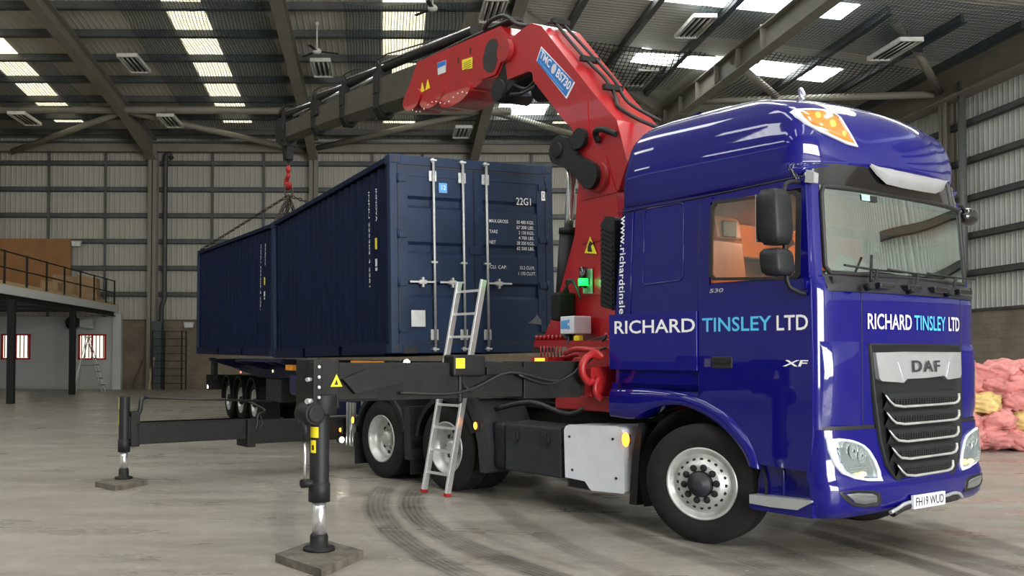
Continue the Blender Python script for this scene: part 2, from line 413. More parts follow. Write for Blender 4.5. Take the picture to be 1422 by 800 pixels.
def sky_mat(name, col, e, axis):
    m, nt, p, N, L = nodes(name)
    g = N('ShaderNodeNewGeometry'); sx = N('ShaderNodeSeparateXYZ'); L(g.outputs['Position'], sx.inputs[0])
    mu = N('ShaderNodeMath'); mu.operation = 'MULTIPLY'; mu.inputs[1].default_value = 2*PI/.22; L(sx.outputs[axis], mu.inputs[0])
    si = N('ShaderNodeMath'); si.operation = 'SINE'; L(mu.outputs[0], si.inputs[0])
    mr = N('ShaderNodeMapRange'); mr.inputs[1].default_value = -1; mr.inputs[3].default_value = e*.72; mr.inputs[4].default_value = e; L(si.outputs[0], mr.inputs[0])
    em = N('ShaderNodeEmission'); em.inputs[0].default_value = (*col, 1); L(mr.outputs[0], em.inputs[1])
    L(em.outputs[0], nt.nodes['Material Output'].inputs[0]); return m
M['sky_warm'] = sky_mat('daylit rooflight sheet warm', (1, .93, .66), 1.7, 0)
M['sky_near'] = sky_mat('daylit rooflight sheet', (.98, 1, .97), 10.5, 1)
M['sky_cool'] = sky_mat('daylit rooflight sheet cool', (.96, 1, .98), 9.0, 1)
def net_mat(name, col, pitch):
    m, nt, p, N, L = nodes(name); p.inputs['Base Color'].default_value = (*col, 1); p.inputs['Roughness'].default_value = .8
    g = N('ShaderNodeTexCoord'); sx = N('ShaderNodeSeparateXYZ'); L(g.outputs['UV'], sx.inputs[0])
    outs = []
    for i in (0, 1):
        fr = N('ShaderNodeMath'); fr.operation = 'PINGPONG'; fr.inputs[1].default_value = pitch/2; L(sx.outputs[i], fr.inputs[0])
        lt = N('ShaderNodeMath'); lt.operation = 'LESS_THAN'; lt.inputs[1].default_value = pitch*.10; L(fr.outputs[0], lt.inputs[0]); outs.append(lt.outputs[0])
    mx = N('ShaderNodeMath'); mx.operation = 'MAXIMUM'; L(outs[0], mx.inputs[0]); L(outs[1], mx.inputs[1])
    t = N('ShaderNodeBsdfTransparent'); s_ = N('ShaderNodeMixShader'); L(mx.outputs[0], s_.inputs[0]); L(t.outputs[0], s_.inputs[1]); L(p.outputs[0], s_.inputs[2])
    L(s_.outputs[0], nt.nodes['Material Output'].inputs[0]); return m
M['net_blue'] = net_mat('blue black netting', (.02, .05, .075), .11)
M['net_black'] = net_mat('black netting', (.012, .014, .014), .16)

# ================================================================== THE BUILDING
BX0, BX1, BY0, BY1 = -27.0, 20.0, -14.0, 44.0
struct(MB().box(BX0, BX1, BY0, BY1, -.2, 0), 'floor', M['floor'])
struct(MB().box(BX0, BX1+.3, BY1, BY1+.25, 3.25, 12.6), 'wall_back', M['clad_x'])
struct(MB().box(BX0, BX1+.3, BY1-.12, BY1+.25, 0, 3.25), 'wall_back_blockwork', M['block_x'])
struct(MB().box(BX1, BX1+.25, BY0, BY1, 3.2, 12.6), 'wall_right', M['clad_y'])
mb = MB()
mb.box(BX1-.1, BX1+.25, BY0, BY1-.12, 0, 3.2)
struct(mb, 'wall_right_blockwork', M['block_y'])
struct(MB().box(BX0-.25, BX0, BY0, BY1, 0, 12.6), 'wall_left', M['clad_y'])
mb = MB(); mb.box(BX0, 5.6, BY0-.25, BY0, 0, 13.6).box(19.2, BX1, BY0-.25, BY0, 0, 13.6).box(5.6, 19.2, BY0-.25, BY0, 7.9, 13.6)
struct(mb, 'wall_front', M['clad_x'])
struct(MB().box(BX0, 15.9, BY1-.16, BY1-.02, 3.22, 3.30), 'trim_1', M['purlin'])
struct(MB().box(BX1-.16, BX1-.02, 6, BY1, 3.16, 3.25), 'trim_2', M['purlin'])
RS = .085
def zb(y): return 12.0+RS*(44-y) if y > 27 else 12.0+RS*17+.0*(27-y)
def zr(x): return 13.63-.103*x
# hip line where the right slope meets the back slope
HIP = [(2.9, 28.2), (5.5, 31.4), (11.9, 39.2), (15.9, 44.0)]
mb = MB()
rows = []
ys = [44.0, 39.2, 31.4, 28.2]; hx = [15.9, 11.9, 5.5, 2.9]
ylist = [44-i*(44-27)/20 for i in range(21)]
def hipx(y):
    if y >= 31.4: return 5.5+(y-31.4)*(15.9-5.5)/(44-31.4)
    return 5.5+(y-31.4)*.81
rows = [[(BX0+(hipx(y)-BX0)*k/4, y, zb(y)) for k in range(5)] for y in ylist]
mb.grid(rows, 0, False)
struct(mb, 'ceiling', M['roof_y'])
mb = MB(); rows = [[(hipx(y)+(BX1-hipx(y))*k/4, y, zr(hipx(y)+(BX1-hipx(y))*k/4)) for k in range(5)] for y in ylist+[20.0]]
mb.grid(rows, 0, False)
struct(mb, 'ceiling_right_slope', M['roof_x'])
mb = MB(); mb.box(BX0, BX1+.3, BY0, 27.05, 13.44, 13.6).box(2, BX1+.3, 19.9, 20, 11.4, 13.5)
struct(mb, 'ceiling_near', M['roof_y'])
# rooflights (translucent daylit sheets set in the roof)
wn = 1
def rooflight(x0, x1, y0, y1, zf, m, along):
    global wn
    pts = [(x0, y0), (x1, y0), (x1, y1), (x0, y1)]
    o = MB().add([(x, y, zf(x, y)-.02) for x, y in pts]+[(x, y, zf(x, y)+.03) for x, y in pts], [(0, 1, 2, 3), (7, 6, 5, 4), (0, 4, 5, 1), (1, 5, 6, 2), (2, 6, 7, 3), (3, 7, 4, 0)])
    struct(o, 'window_%d' % wn, m); wn += 1
for x0 in (-22.6, -15.0, -7.35, .05, 7.6):
    for y0, y1 in ((34.6, 42.8) if x0 > 0 and x0 < 5 else (27.4, 41.6),) if x0 < 5 else ((40.0, 43.0),):
        rooflight(x0-(.15 if x0 == .05 else 0), x0+1.28, 27.4 if x0 < 5 else 36.5, 41.6, lambda x, y: zb(y), M['sky_warm'], 1)
rooflight(9.2, 16.4, 32.75, 34.3, lambda x, y: zr(x), M['sky_cool'], 0)
rooflight(4.0, 14.2, 27.3, 28.5, lambda x, y: zr(x), M['sky_cool'], 0)
for x0 in (9.5, 14.5):  # extra glowing sheets added out of frame to brighten the right wall
    rooflight(x0, x0+4, 21.2, 22.8, lambda x, y: zr(x), M['sky_near'], 0)
rooflight(4.9, 7.0, 37.6, 41.0, lambda x, y: zb(y), M['sky_cool'], 0)
for x0 in (-18, -10.5, -3.0, 4.5, 12.0):
    for y0, y1 in ((-9, -1), (3, 11), (13, 19.8)):
        rooflight(x0, x0+1.4, y0, y1, lambda x, y: 13.42, M['sky_near'], 0)

# girts, columns, rafters, purlins
tn = [3]
def trim(mb, m=None, bevel=0):
    o = struct(mb, 'trim_%d' % tn[0], m or M['steel_beam'], bevel); tn[0] += 1; return o
GZ = [4.5, 5.75, 7.03, 8.27, 9.52, 10.78]
COLX = [-18.6, -11.0, -3.4, 4.2, 11.8]
def zee_x(x0, x1, y, z, m='purlin'):
    return MB().box(x0, x1, y-.2, y, z-.11, z-.09).box(x0, x1, y-.2, y-.18, z-.11, z+.11).box(x0, x1, y-.2, y-.02, z+.09, z+.11)
for z in GZ:
    xs = [BX0]+COLX+[BX1]
    trim(zee_x(BX0, BX1, 43.98, z), M['purlin'])
for z in [4.45, 5.72, 7.0, 8.29, 9.58]:
    mb = MB(); mb.box(BX1-.2, BX1-.02, 8, BY1-.3, z-.1, z-.08).box(BX1-.2, BX1-.18, 8, BY1-.3, z-.1, z+.12).box(BX1-.2, BX1-.02, 8, BY1-.3, z+.1, z+.12)
    trim(mb, M['purlin'])
mb = MB()
for x in (-21.2, -16.05, -13.35, -8.25, -5.8, -.6, 1.8, 7.0, 9.4, 14.2): mb.box(x-.05, x+.05, 43.72, 43.79, 3.3, 11.4)
trim(mb, M['purlin'])
def ibeam_v(x, y, z0, z1, d=.42, wd=.36, along='y'):
    t = .03; mb = MB()
    if along == 'y':
        mb.box(x-wd/2, x+wd/2, y-d, y-d+t, z0, z1).box(x-wd/2, x+wd/2, y-t, y, z0, z1).box(x-.02, x+.02, y-d, y, z0, z1)
    else:
        mb.box(x-d, x-d+t, y-wd/2, y+wd/2, z0, z1).box(x-t, x, y-wd/2, y+wd/2, z0, z1).box(x-d, x, y-.02, y+.02, z0, z1)
    return mb
for i, x in enumerate(COLX):
    mb = ibeam_v(x, 43.75, 0, 11.6, .5, .40)
    trim(mb)
    # rafter from the column head towards the camera, with a haunch
    if x < 10:
        mb = MB(); t = .03; y1 = 43.3; y0 = 27.2
        def rp(y, dz): return (y, zb(y)-.28-dz)
        pts_ = [(y1, 0, .95), (38.5, 0, .55), (y0, 0, .52)]
        for (ya, _, ha), (yb, _, hb) in zip(pts_, pts_[1:]):
            for sx_, wd in ((0, .02), ):
                mb.prism([(ya, zb(ya)-.26), (yb, zb(yb)-.26), (yb, zb(yb)-.26-hb), (ya, zb(ya)-.26-ha)], YZ if False else (lambda a, b, d: (d, a, b)), x-.02, x+.02)
            for dz0, dz1 in ((0, 0), (ha, hb)):
                mb.prism([(ya, zb(ya)-.26-dz0), (yb, zb(yb)-.26-dz1), (yb, zb(yb)-.30-dz1), (ya, zb(ya)-.30-dz0)], lambda a, b, d: (d, a, b), x-.20, x+.20)
        trim(mb)
# eaves beam back wall, box-like
trim(MB().box(BX0, 15.9, 43.35, 43.7, 11.25, 11.62))
trim(MB().box(BX0, 15.9, 43.2, 43.9, 11.62, 11.70), M['purlin'])
# eaves beam right wall
mb = MB(); mb.box(19.35, 19.9, 8, 43.6, 11.5, 11.54).box(19.55, 19.6, 8, 43.6, 10.55, 11.5).box(19.3, 19.95, 8, 43.6, 10.5, 10.56)
trim(mb)
for y in (24.5, 32.1, 39.7):
    trim(ibeam_v(19.95, y, 0, 10.55, .42, .40, 'x'))
# purlins of the back slope run along the wall, purlins of the right slope run along y
for y in (29.9, 32.0, 34.1, 36.2, 38.35, 40.5, 42.6):
    z = zb(y)-.13
    trim(MB().box(BX0, hipx(y)-.1, y-.05, y+.05, z-.12, z+.12).box(BX0, hipx(y)-.1, y-.05, y+.15, z-.13, z-.11), M['purlin'])
for x in (6.2, 8.4, 10.6, 12.8, 15.0, 17.2, 19.0):
    z = zr(x)-.13; y1 = min(43.8, 31.4+(x-5.5)*1.21)
    trim(MB().box(x-.05, x+.05, 27.2, y1, z-.12, z+.12).box(x-.05, x+.15, 27.2, y1, z-.13, z-.11), M['purlin'])
# hip rafter, long horizontal spine girder, tie tube and braces
mb = MB(); mb.bar((3.2, 28.6, zr(3.2)-.35), (15.6, 43.6, zr(15.6)-.35), .2, .4); trim(mb)
mb = MB()
for z, wd, ht in ((12.12, .42, .04), (11.38, .42, .04)): mb.bar((11.9, 39.2, z), (11.9, 23.0, z-.33), wd, ht)
mb.bar((11.9, 39.2, 11.75), (11.9, 23.0, 11.42), .04, .74); mb.box(11.72, 12.08, 39.0, 39.3, 0.0+10.2, 12.2)
for k in range(6): mb.box(11.7, 12.1, 28.5+k*2, 28.53+k*2, 11.25+.01*k, 12.0)
trim(mb, M['galv_beam'] if 'galv_beam' in M else M['steel_beam'])
trim(MB().cyl((5.0, 33.0, 13.0), (19.8, 32.6, 11.95), .14, n=12))
trim(MB().cyl((BX0, 38.6, 11.95), (5.3, 38.6, 11.95), .17, n=12))
for (xa, ya, za, xb, yb, zb_) in [(-11, 38.6, 11.9, -3.6, 43.2, 11.2), (-11, 38.6, 11.9, -17.6, 43.2, 11.2), (4.2, 38.6, 12.0, 11.6, 43.2, 11.3), (4.2, 38.6, 12.0, -3.2, 43.2, 11.4), 
                                  (11.9, 36.6, 11.8, 19.4, 32.3, 10.9), (11.9, 31.2, 11.7, 16.3, 36.6, 11.5), (15.6, 28.0, 11.9, 17.4, 29.8, 11.6), (17.0, 29.4, 11.7, 19.4, 32.0, 10.9)]:
    trim(MB().cyl((xa, ya, za), (xb, yb, zb_), .13, n=10))
# downpipes
mb = MB(); mb.tube([(-10.15, 43.6, 10.95), (-10.25, 43.45, 11.15), (-10.42, 43.42, 11.1), (-10.42, 43.45, 10.8), (-10.42, 43.45, 4.2), (-10.55, 43.45, 3.9), (-10.55, 43.45, 0)], .11, 10)
trim(mb, mat('dark grey downpipe', (.045, .047, .05), .5))
mb = MB(); mb.tube([(19.6, 31.1, 11.0), (19.6, 31.1, 4.6), (19.6, 31.2, 4.35), (19.6, 31.6, 4.1), (19.6, 31.9, 3.9), (19.6, 31.9, 0)], .13, 10)
trim(mb, mat('grey green downpipe', (.10, .105, .10), .5))
mb = MB(); mb.box(-10.95, -10.5, 43.2, 43.6, 0, 3.2); trim(mb, mat('blue grey casing', (.06, .075, .085), .6))

# ================================================================== SHARED BUILDERS
def conv(mb, fa, fb):
    def inv(p):
        d = p-fb.o; return Vector((d.x*fb.c+d.y*fb.s, -d.x*fb.s+d.y*fb.c, d.z))
    mb.v = [inv(fa.w(p)) for p in mb.v]; return mb
_txt = {}
def text_geo(s, bold=0.0, spacing=1.0):
    k = (s, bold, spacing)
    if k not in _txt:
        c = bpy.data.curves.new('t', 'FONT'); c.body = s; c.size = 1; c.offset = bold; c.space_character = spacing; c.resolution_u = 3
        o = bpy.data.objects.new('t', c); COL.objects.link(o)
        dg = bpy.context.evaluated_depsgraph_get(); me = bpy.data.meshes.new_from_object(o.evaluated_get(dg))
        vs = [v.co.copy() for v in me.vertices]; fs = [tuple(p.vertices) for p in me.polygons]
        bpy.data.objects.remove(o); bpy.data.curves.remove(c); bpy.data.meshes.remove(me)
        x0 = min(v.x for v in vs); x1 = max(v.x for v in vs); y0 = min(v.y for v in vs); y1 = max(v.y for v in vs)
        _txt[k] = ([((v.x-x0)/(x1-x0), (v.y-y0)/(y1-y0)) for v in vs], fs)
    return _txt[k]
def text(mb, s, fn, u0, u1, v0, v1, mi=0, bold=0.0, spacing=1.0, slant=0):
    """letters of s fitted in the rectangle u0..u1, v0..v1; fn(u, v) gives the 3-D point"""
    vs, fs = text_geo(s, bold, spacing)
    return mb.add([fn(u0+a*(u1-u0)+slant*b, v0+b*(v1-v0)) for a, b in vs], fs, mi)
def wheel(parent, fr, c, R, wd, out, kind, steer=0, mats=None, rimR=None):
    """c: centre of the outer tyre face; out: outward unit vector in the frame"""
    out = Vector(out).normalized()
    if steer: out = Matrix.Rotation(steer, 3, 'Z') @ out
    c = Vector(c); rr = rimR or .30*R/.515
    def S(q): return q*R/.515
    n = 48
    prof = [(rr, -.01), (rr+S(.03), .0), (rr+S(.09), .012), (R-S(.06), .004), (R-S(.02), -.018), (R-S(.004), -.03)]
    k = 5; w0 = .035; span = wd-.07
    for i in range(k):
        a = -w0-span*i/k; b = -w0-span*(i+1)/k
        prof += [(R, a-.002), (R, b+.014), (R-.014, b+.012), (R-.014, b+.002)]
    prof += [(R-S(.004), -wd+.03), (R-S(.02), -wd+.018), (R-S(.06), -wd-.0), (rr, -wd+.01)]
    mb = MB().lathe(prof, c, out, n, 0)
    # shoulder lugs
    up = Vector((0, 0, 1)); a = out.cross(up).normalized(); b = out.cross(a)
    t = mb.build('tyre', M['rubber'], parent)
    mb = MB()
    if kind == 'front':
        p = [(rr+.012, -.012), (rr+.012, .004), (rr, .006), (rr-S(.012), -.004), (rr-S(.03), -.045), (rr-S(.045), -.05), (rr-S(.062), -.045), (rr-S(.07), -.03), (S(.178), .010), (S(.17), .016), (S(.165), .018), (S(.115), .018, 1), (0.001, .018)]
        mb.lathe(p, c, out, n, 0)
        for i in range(20):
            th = 2*PI*i/20; d = a*math.cos(th)+b*math.sin(th)
            q = c+d*S(.207)+out*(-.016); mb.cyl(q-out*.01, q+(out*.86+d*.42).normalized()*.006, S(.0145), n=10, mi=1)
        rim = mb.build('rim', [M['rim'], M['seal']], t)
        mb = MB()
        for i in range(10):
            th = 2*PI*i/10+.1; d = a*math.cos(th)+b*math.sin(th)
            q = c+d*S(.1425)+out*.016; mb.lathe([(S(.031), -.002), (S(.031), .006), (S(.019), .010), (S(.016), .034), (.001, .034)], q, out, 10, 0, False)
        mb.each('wheel_nut', M['black_plastic'], rim)
        mb = MB().lathe([(S(.105), .015), (S(.105), .045), (S(.098), .06), (S(.06), .068), (S(.055), .085), (S(.03), .09), (.001, .09)], c, out, 28)
        mb.build('hub_cap', M['grey_plastic'], rim)
    else:
        dp = .17 if kind == 'rear' else .075
        p = [(rr+.012, -.012), (rr+.012, .004), (rr, .006), (rr-S(.012), -.006), (rr-S(.02), -.05), (rr-S(.034), -.06), (rr-S(.045), -dp*.7), (rr-S(.06), -dp), (S(.19), -dp-.005), (S(.15), -dp+.012), (S(.06), -dp+.012)]
        mb.lathe(p, c, out, n, 0)
        for i in range(10):
            th = 2*PI*i/10; d = a*math.cos(th)+b*math.sin(th)
            q = c+d*S(.195)+out*(-dp); mb.cyl(q-out*.01, q+out*.008, S(.024), n=14, mi=1)
        rim = mb.build('rim', [M['rim'], M['seal']], t)
        mb = MB()
        for i in range(10):
            th = 2*PI*i/10+.3; d = a*math.cos(th)+b*math.sin(th)
            q = c+d*S(.13)+out*(-dp+.01); mb.cyl(q, q+out*.035, S(.014), n=6)
        mb.each('wheel_nut', M['rim'], rim)
        mb = MB().lathe([(S(.10), -dp), (S(.10), -dp+.07), (S(.085), -dp+.10), (S(.05), -dp+.11), (.001, -dp+.11)], c, out, 24)
        mb.build('hub_cap', M['rim'] if kind == 'rear' else M['grey_plastic'], rim)
    return t

# ================================================================== THE LORRY (tractor unit)
YC = 1.26
lorry = thing('lorry', 'royal blue tractor unit with lettered doors and a silver grille, parked nose to the right', 'lorry', T, (0, 1.26, 0))
def lerp(a, b, t): return a+(b-a)*t
def tab(z, pts):
    for (z0, v0), (z1, v1) in zip(pts, pts[1:]):
        if z <= z1: return lerp(v0, v1, max(0, (z-z0)/(z1-z0)))
    return pts[-1][1]
def section(z, F, st, cf, bow, ys, xb, ec=.45, nb=8, nf=8, sidex=(-.5, .055, .175, .6, 1.015), rb=.07):
    """closed cab section at height z, near half then mirrored: list of (x, y)"""
    near = [(xb, YC), (xb, YC*.5), (xb, ys+rb), (xb+rb*.3, ys+rb*.3), (xb+rb, ys)]
    near += [(x, ys) for x in sidex if x < st-.005] + [(st, ys)]*(1 if True else 0)
    while len(near) < 5+len(sidex)+1: near.insert(-1, near[-1])
    for i in range(1, nb+1):
        t = i/nb; near.append(((1-t)**2*st+2*t*(1-t)*cf+t*t*(F-bow), (1-t)**2*ys+2*t*(1-t)*ys+t*t*ec))
    for i in range(1, nf+1):
        y = lerp(ec, YC, i/nf); near.append((F-bow*((YC-y)/(YC-ec))**2, y))
    far = [(x, 2*YC-y) for x, y in near[1:-1]][::-1]
    return near+far
def body_par(z):
    F = tab(z, [(1.0, 1.29), (2.12, 1.29), (2.24, 1.225), (2.97, 1.165), (3.02, 1.15)])
    st = tab(z, [(1.0, 1.08), (2.12, 1.08), (2.97, 1.03), (3.1, 1.02)])
    cf = tab(z, [(1.0, F-.1), (2.12, F-.1), (2.97, F-.07)])
    ys = tab(z, [(1.0, .02), (2.3, .02), (3.02, .055), (3.1, .06)])
    xb = tab(z, [(1.0, -.95), (2.0, -.95), (2.95, -.88), (3.7, -.80)])
    return F, st, cf, .055, ys, xb
def body_sec(z): return section(z, *body_par(z))
def body_x(y, z, par=None):
    s = section(z, *(par or body_par(z))); n = len(s)//2+1; h = s[:n]; yy = y if y <= YC else 2*YC-y
    for (x0, y0), (x1, y1) in list(zip(h, h[1:]))[9:]:
        if y0 <= yy <= y1+1e-9: return lerp(x0, x1, 0 if y1 == y0 else (yy-y0)/(y1-y0))
    return h[-1][0]
ZR = [1.30, 1.5, 1.75, 2.0, 2.12, 2.24, 2.5, 2.75, 2.94, 2.97, 3.03]
rows = [[(x, y, z) for x, y in body_sec(z)] for z in ZR]
NC = len(rows[0]); NH = NC//2
# columns 7,8 -> side window (x .175-.6-1.015); windscreen from corner column 10+4
def skip(i, j):
    jj = j if j < NH else NC-1-j
    z0 = ZR[i]
    if 2.23 < z0 < 2.93 and jj in (7, 8): return True
    if 2.23 < z0 < 2.96 and jj >= 14: return True
    if z0 < 2.11 and jj >= 10: return True
    return False
mb = MB().grid(rows, 0, True, skip=skip, closed=True)
# side panels below the loft, with the wheel arch cut out, and the arch flare
archin = [(-.95, 1.04), (-.68, 1.02), (-.60, 1.06), (-.50, 1.11), (-.35, 1.165), (-.2, 1.185), (-.05, 1.17), (.07, 1.13), (.19, 1.08), (.29, 1.02), (.40, .94), (.48, .86), (.53, .79), (.56, .72)]
archout = [(-.955, 1.30), (-.6, 1.315), (-.44, 1.315), (-.25, 1.305), (-.04, 1.28), (.15, 1.23), (.33, 1.145), (.45, 1.05), (.54, .95), (.60, .85), (.635, .76), (.65, .70)]
for s_ in (0, 1):
    f = (lambda y: y) if s_ == 0 else (lambda y: 2*YC-y)
    mb.prism([(-.95, 1.36)]+[(-.95, 1.20), (-.44, 1.22), (-.04, 1.2), (.06, 1.18), (.06, 1.36)], lambda a, b, d: (a, f(d), b), .02, .05)
cab = mb.build('cab_body', M['cab_blue'], lorry)
def side(f, pts, d0, d1): return [(a, f(d0), b) for a, b in pts]
for s_ in (0, 1):
    f = (lambda y: y) if s_ == 0 else (lambda y: 2*YC-y)
    mb = MB()
    # wheel arch flare: lofted band with a rolled outer lip
    n = 22
    def samp(pts, t):
        k = t*(len(pts)-1); i = min(int(k), len(pts)-2); return (lerp(pts[i][0], pts[i+1][0], k-i), lerp(pts[i][1], pts[i+1][1], k-i))
    rows = []
    for i in range(n+1):
        a = samp(archout, i/n); b = samp(archin, i/n); row = []
        for t, d in ((0, .022), (.06, -.002), (.3, -.018), (.7, -.024), (.94, -.018), (1, .0), (1, .25)):
            row.append((lerp(a[0], b[0], t), f(d), lerp(a[1], b[1], t)))
        rows.append(row)
    mb.grid(rows, 0, True)
    mb.build('wheel_arch', M['cab_blue'], lorry)
    # door
    mb = MB()
    low = [(.058, 2.22), (.058, 1.245), (.15, 1.21), (.33, 1.13), (.45, 1.035), (.54, .935), (.60, .84), (.64, .755), (.655, .735), (1.075, .725), (1.105, 1.0), (1.108, 1.5), (1.10, 2.22)]
    mb.prism(low, lambda a, b, d: (a, f(d), b), .006, .03)
    for q in ([(.058, 2.22), (.17, 2.22), (.17, 2.955), (.19, 2.985), (.058, 2.955)],
              [(.058, 2.955), (.17, 2.94), (1.02, 2.94), (1.035, 3.015), (.9, 3.015)],
              [(1.012, 2.22), (1.09, 2.22), (1.045, 3.0), (1.012, 2.96)]):
        mb.prism(q, lambda a, b, d: (a, f(d+max(0, (b-2.3))*.047), b), .006, .03)
    dr = mb.build('cab_door', M['cab_blue'], lorry, bevel=.006)
    # rubber window surround + glass
    WQ = [(.172, 2.30), (.172, 2.90), (.205, 2.945), (.97, 2.925), (1.015, 2.89), (1.015, 2.25), (.98, 2.215), (.21, 2.262)]
    mb = MB(); cx = sum(p[0] for p in WQ)/8; cz = sum(p[1] for p in WQ)/8
    inn = [(cx+(p[0]-cx)*(.945 if p[0] < cx else .90), cz+(p[1]-cz)*.93) for p in WQ]
    for i in range(8):
        j = (i+1) % 8
        q = [WQ[i], WQ[j], inn[j], inn[i]]
        mb.prism(q, lambda a, b, d: (a, f(d+max(0, (b-2.3))*.047), b), .000, .02)
    mb.build('window_seal', M['seal'], dr)
    mb = MB().prism(inn, lambda a, b, d: (a, f(d+max(0, (b-2.3))*.047), b), .012, .016)
    mb.build('window_glass', M['glass'], dr)
    # handle
    mb = MB().box(.195, .395, f(.0) if s_ == 0 else f(.03), f(.03) if s_ == 0 else f(0), 1.51, 1.61, 0)
    mb.prism([(.22, 1.555), (.37, 1.555), (.385, 1.58), (.37, 1.598), (.22, 1.598)], lambda a, b, d: (a, f(d), b), -.015, .01, 1)
    mb.build('door_handle', [M['seal'], M['black_plastic']], dr, bevel=.006)
    mb = MB()
    if s_ == 0:
        text(mb, 'TINSLEY', lambda u, v: (u, .002, v), .10, .765, 1.822, 1.942, 0, .012); mb.build('lettering', M['cyan_print'], dr, label='sky blue word TINSLEY')
        mb = MB(); text(mb, 'LTD', lambda u, v: (u, .002, v), .81, 1.08, 1.820, 1.940, 0, .012)
        mb.build('lettering', M['white_print'], dr, label='white letters LTD'); mb = MB()
        text(mb, 'XF', lambda u, v: (u, .002, v), .86, 1.06, 1.535, 1.585, 0, .02, 1, .02)
        mb.build('lettering', M['white_print'], dr, label='white letters XF')
        mb = MB(); text(mb, '530', lambda u, v: (u, .002, v), .175, .31, 2.155, 2.19, 0, .02, 1, .01); mb.build('lettering', M['silver_badge'], dr, label='small silver number 530')
    # blue sign panel behind the door
    mb = MB().box(-.956, .052, f(-.012) if s_ == 0 else f(.03), f(.03) if s_ == 0 else f(-.012), 1.486, 2.006)
    sp = mb.build('sign_panel', M['panel_blue'], lorry, bevel=.004, label='brighter blue panel behind the door')
    if s_ == 0:
        mb = MB(); text(mb, 'RICHARD', lambda u, v: (u, -.014, v), -.885, .038, 1.822, 1.945, 0, .012); mb.build('lettering', M['white_print'], sp, label='white word RICHARD')
        mb = MB(); text(mb, 'www.richardtinsle', lambda u, v: (-.855+v, .0175+max(0, (-u-2.3))*.047, -u), -2.945, -2.012, .0, .072, 0, .008, 1.05)
        mb.v = [Vector((p.x, p.y, p.z)) for p in mb.v]
        mb.build('lettering', M['white_print'], cab, label='white web address running down the cab side')
    # embossed sleeper locker panel
    mb = MB()
    P = [(-.57, 2.30), (-.57, 2.95), (-.54, 2.975), (-.16, 2.985), (-.125, 2.96), (-.115, 2.32), (-.14, 2.285), (-.54, 2.27)]
    mb.tube([(a, f(.019+max(0, (b-2.3))*.047), b) for a, b in P], .008, 6, closed=True)
    mb.tube([(-.715, f(.02), 2.01), (-.715, f(.02), 2.3), (-.70, f(.047), 2.97)], .006, 6)
    mb.each('locker_moulding', M['cab_blue'], cab)
    mb = MB(); mb.tube([(.052, f(.016), 2.01), (.052, f(.016), 2.3), (.052, f(.047), 2.97)], .005, 6).tube([(-.9, f(.044), 2.985), (.05, f(.046), 3.0), (1.0, f(.05), 3.035)], .006, 6).tube([(.052, f(.014), 1.48), (.052, f(.014), 1.24)], .004, 6)
    mb.each('panel_gap', M['seal'], cab)
# front panel below the windscreen
ZF = [1.05, 1.2, 1.5, 1.8, 2.05, 2.14, 2.19, 2.235]
rows = []
for z in ZF:
    s = section(z, *body_par(min(z, 2.12))) if z < 2.15 else section(z, tab(z, [(2.15, 1.297), (2.235, 1.25)]), 1.07, tab(z, [(2.15, 1.2), (2.235, 1.15)]), .055, .02, -.95)
    rows.append([(x, y, z) for x, y in s[10:NC-9]])
mb = MB().grid(rows, 0, True)
fp = mb.build('front_panel', M['cab_blue'], lorry)
fx = lambda y, z: body_x(y, min(z, 2.1))
mb = MB(); text(mb, 'RICHARD', lambda u, v: (fx(u, v)+.006, u, v), .537, 1.118, 1.832, 1.957, 0, .010)
mb.build('lettering', M['white_print'], fp, label='white word RICHARD')
mb = MB(); text(mb, 'LTD', lambda u, v: (fx(u, v)+.006, u, v), 1.765, 2.005, 1.838, 1.957, 0, .012)
mb.build('lettering', M['white_print'], fp, label='white word LTD')
mb = MB(); text(mb, 'TINSLEY', lambda u, v: (fx(u, v)+.006, u, v), 1.158, 1.70, 1.834, 1.957, 0, .008); mb.build('lettering', M['cyan_print'], fp, label='sky blue word TINSLEY')
mb = MB()
for y in (.47, 2.05): mb.tube([(fx(y, z)+.001, y, z) for z in (1.06, 1.3, 1.6, 1.9, 2.13)], .004, 6)
mb.each('panel_gap', M['seal'], fp)
# corner deflector ribs
for sgn in (0, 1):
    mb = MB(); yy = (lambda y: y) if sgn == 0 else (lambda y: 2*YC-y)
    rows = []
    for z, o in ((1.06, .004), (1.16, .022), (1.5, .03), (1.68, .025), (1.73, .004)):
        rows.append([(fx(y, z)+(o if 0 < k < 4 else .001), yy(y)-(0 if sgn else 0), z) for k, y in enumerate((.06, .10, .2, .33, .44))])
    mb.grid(rows, 0, True); mb.build('corner_deflector', M['cab_blue'], fp)
# scuttle: black panel with wipers between front panel and windscreen
rows = []
for z, dF in ((2.12, .012), (2.15, .02), (2.24, -.02), (2.285, -.07)):
    s = section(z, 1.29+dF if z < 2.2 else 1.28+dF, 1.07+dF, 1.20+dF, .055, .06, -.95)
    rows.append([(x, y, z-.0*y) for x, y in s[13:NC-12]])
mb = MB().grid(rows, 0, True); mb.build('scuttle_panel', M['grey_plastic'], lorry)
mb = MB()
for i in range(3):
    y0 = .42+.62*i
    p = [(1.33, y0, 2.16), (1.335, y0+.08, 2.20), (1.30, y0+.18, 2.30)]
    mb.tube(p, .014, 6); mb.cyl((1.30, y0, 2.15), (1.36, y0, 2.165), .03)
    mb.tube([(1.285, y0+.12-.38, 2.315), (1.285+.0, y0+.18, 2.30), (1.27, y0+.60, 2.305)], .009, 6)
mb.tube([(1.30, .5, 2.2), (1.24, .62, 2.42)], .011, 6)
mb.build('wiper', M['black_plastic'], lorry)
for i in range(4):
    y0 = .55+.42*i
    mb = MB().box(1.28, 1.35, y0, y0+.22, 2.15, 2.2); mb.build('washer_cover', M['gloss_black'], lorry, bevel=.01)
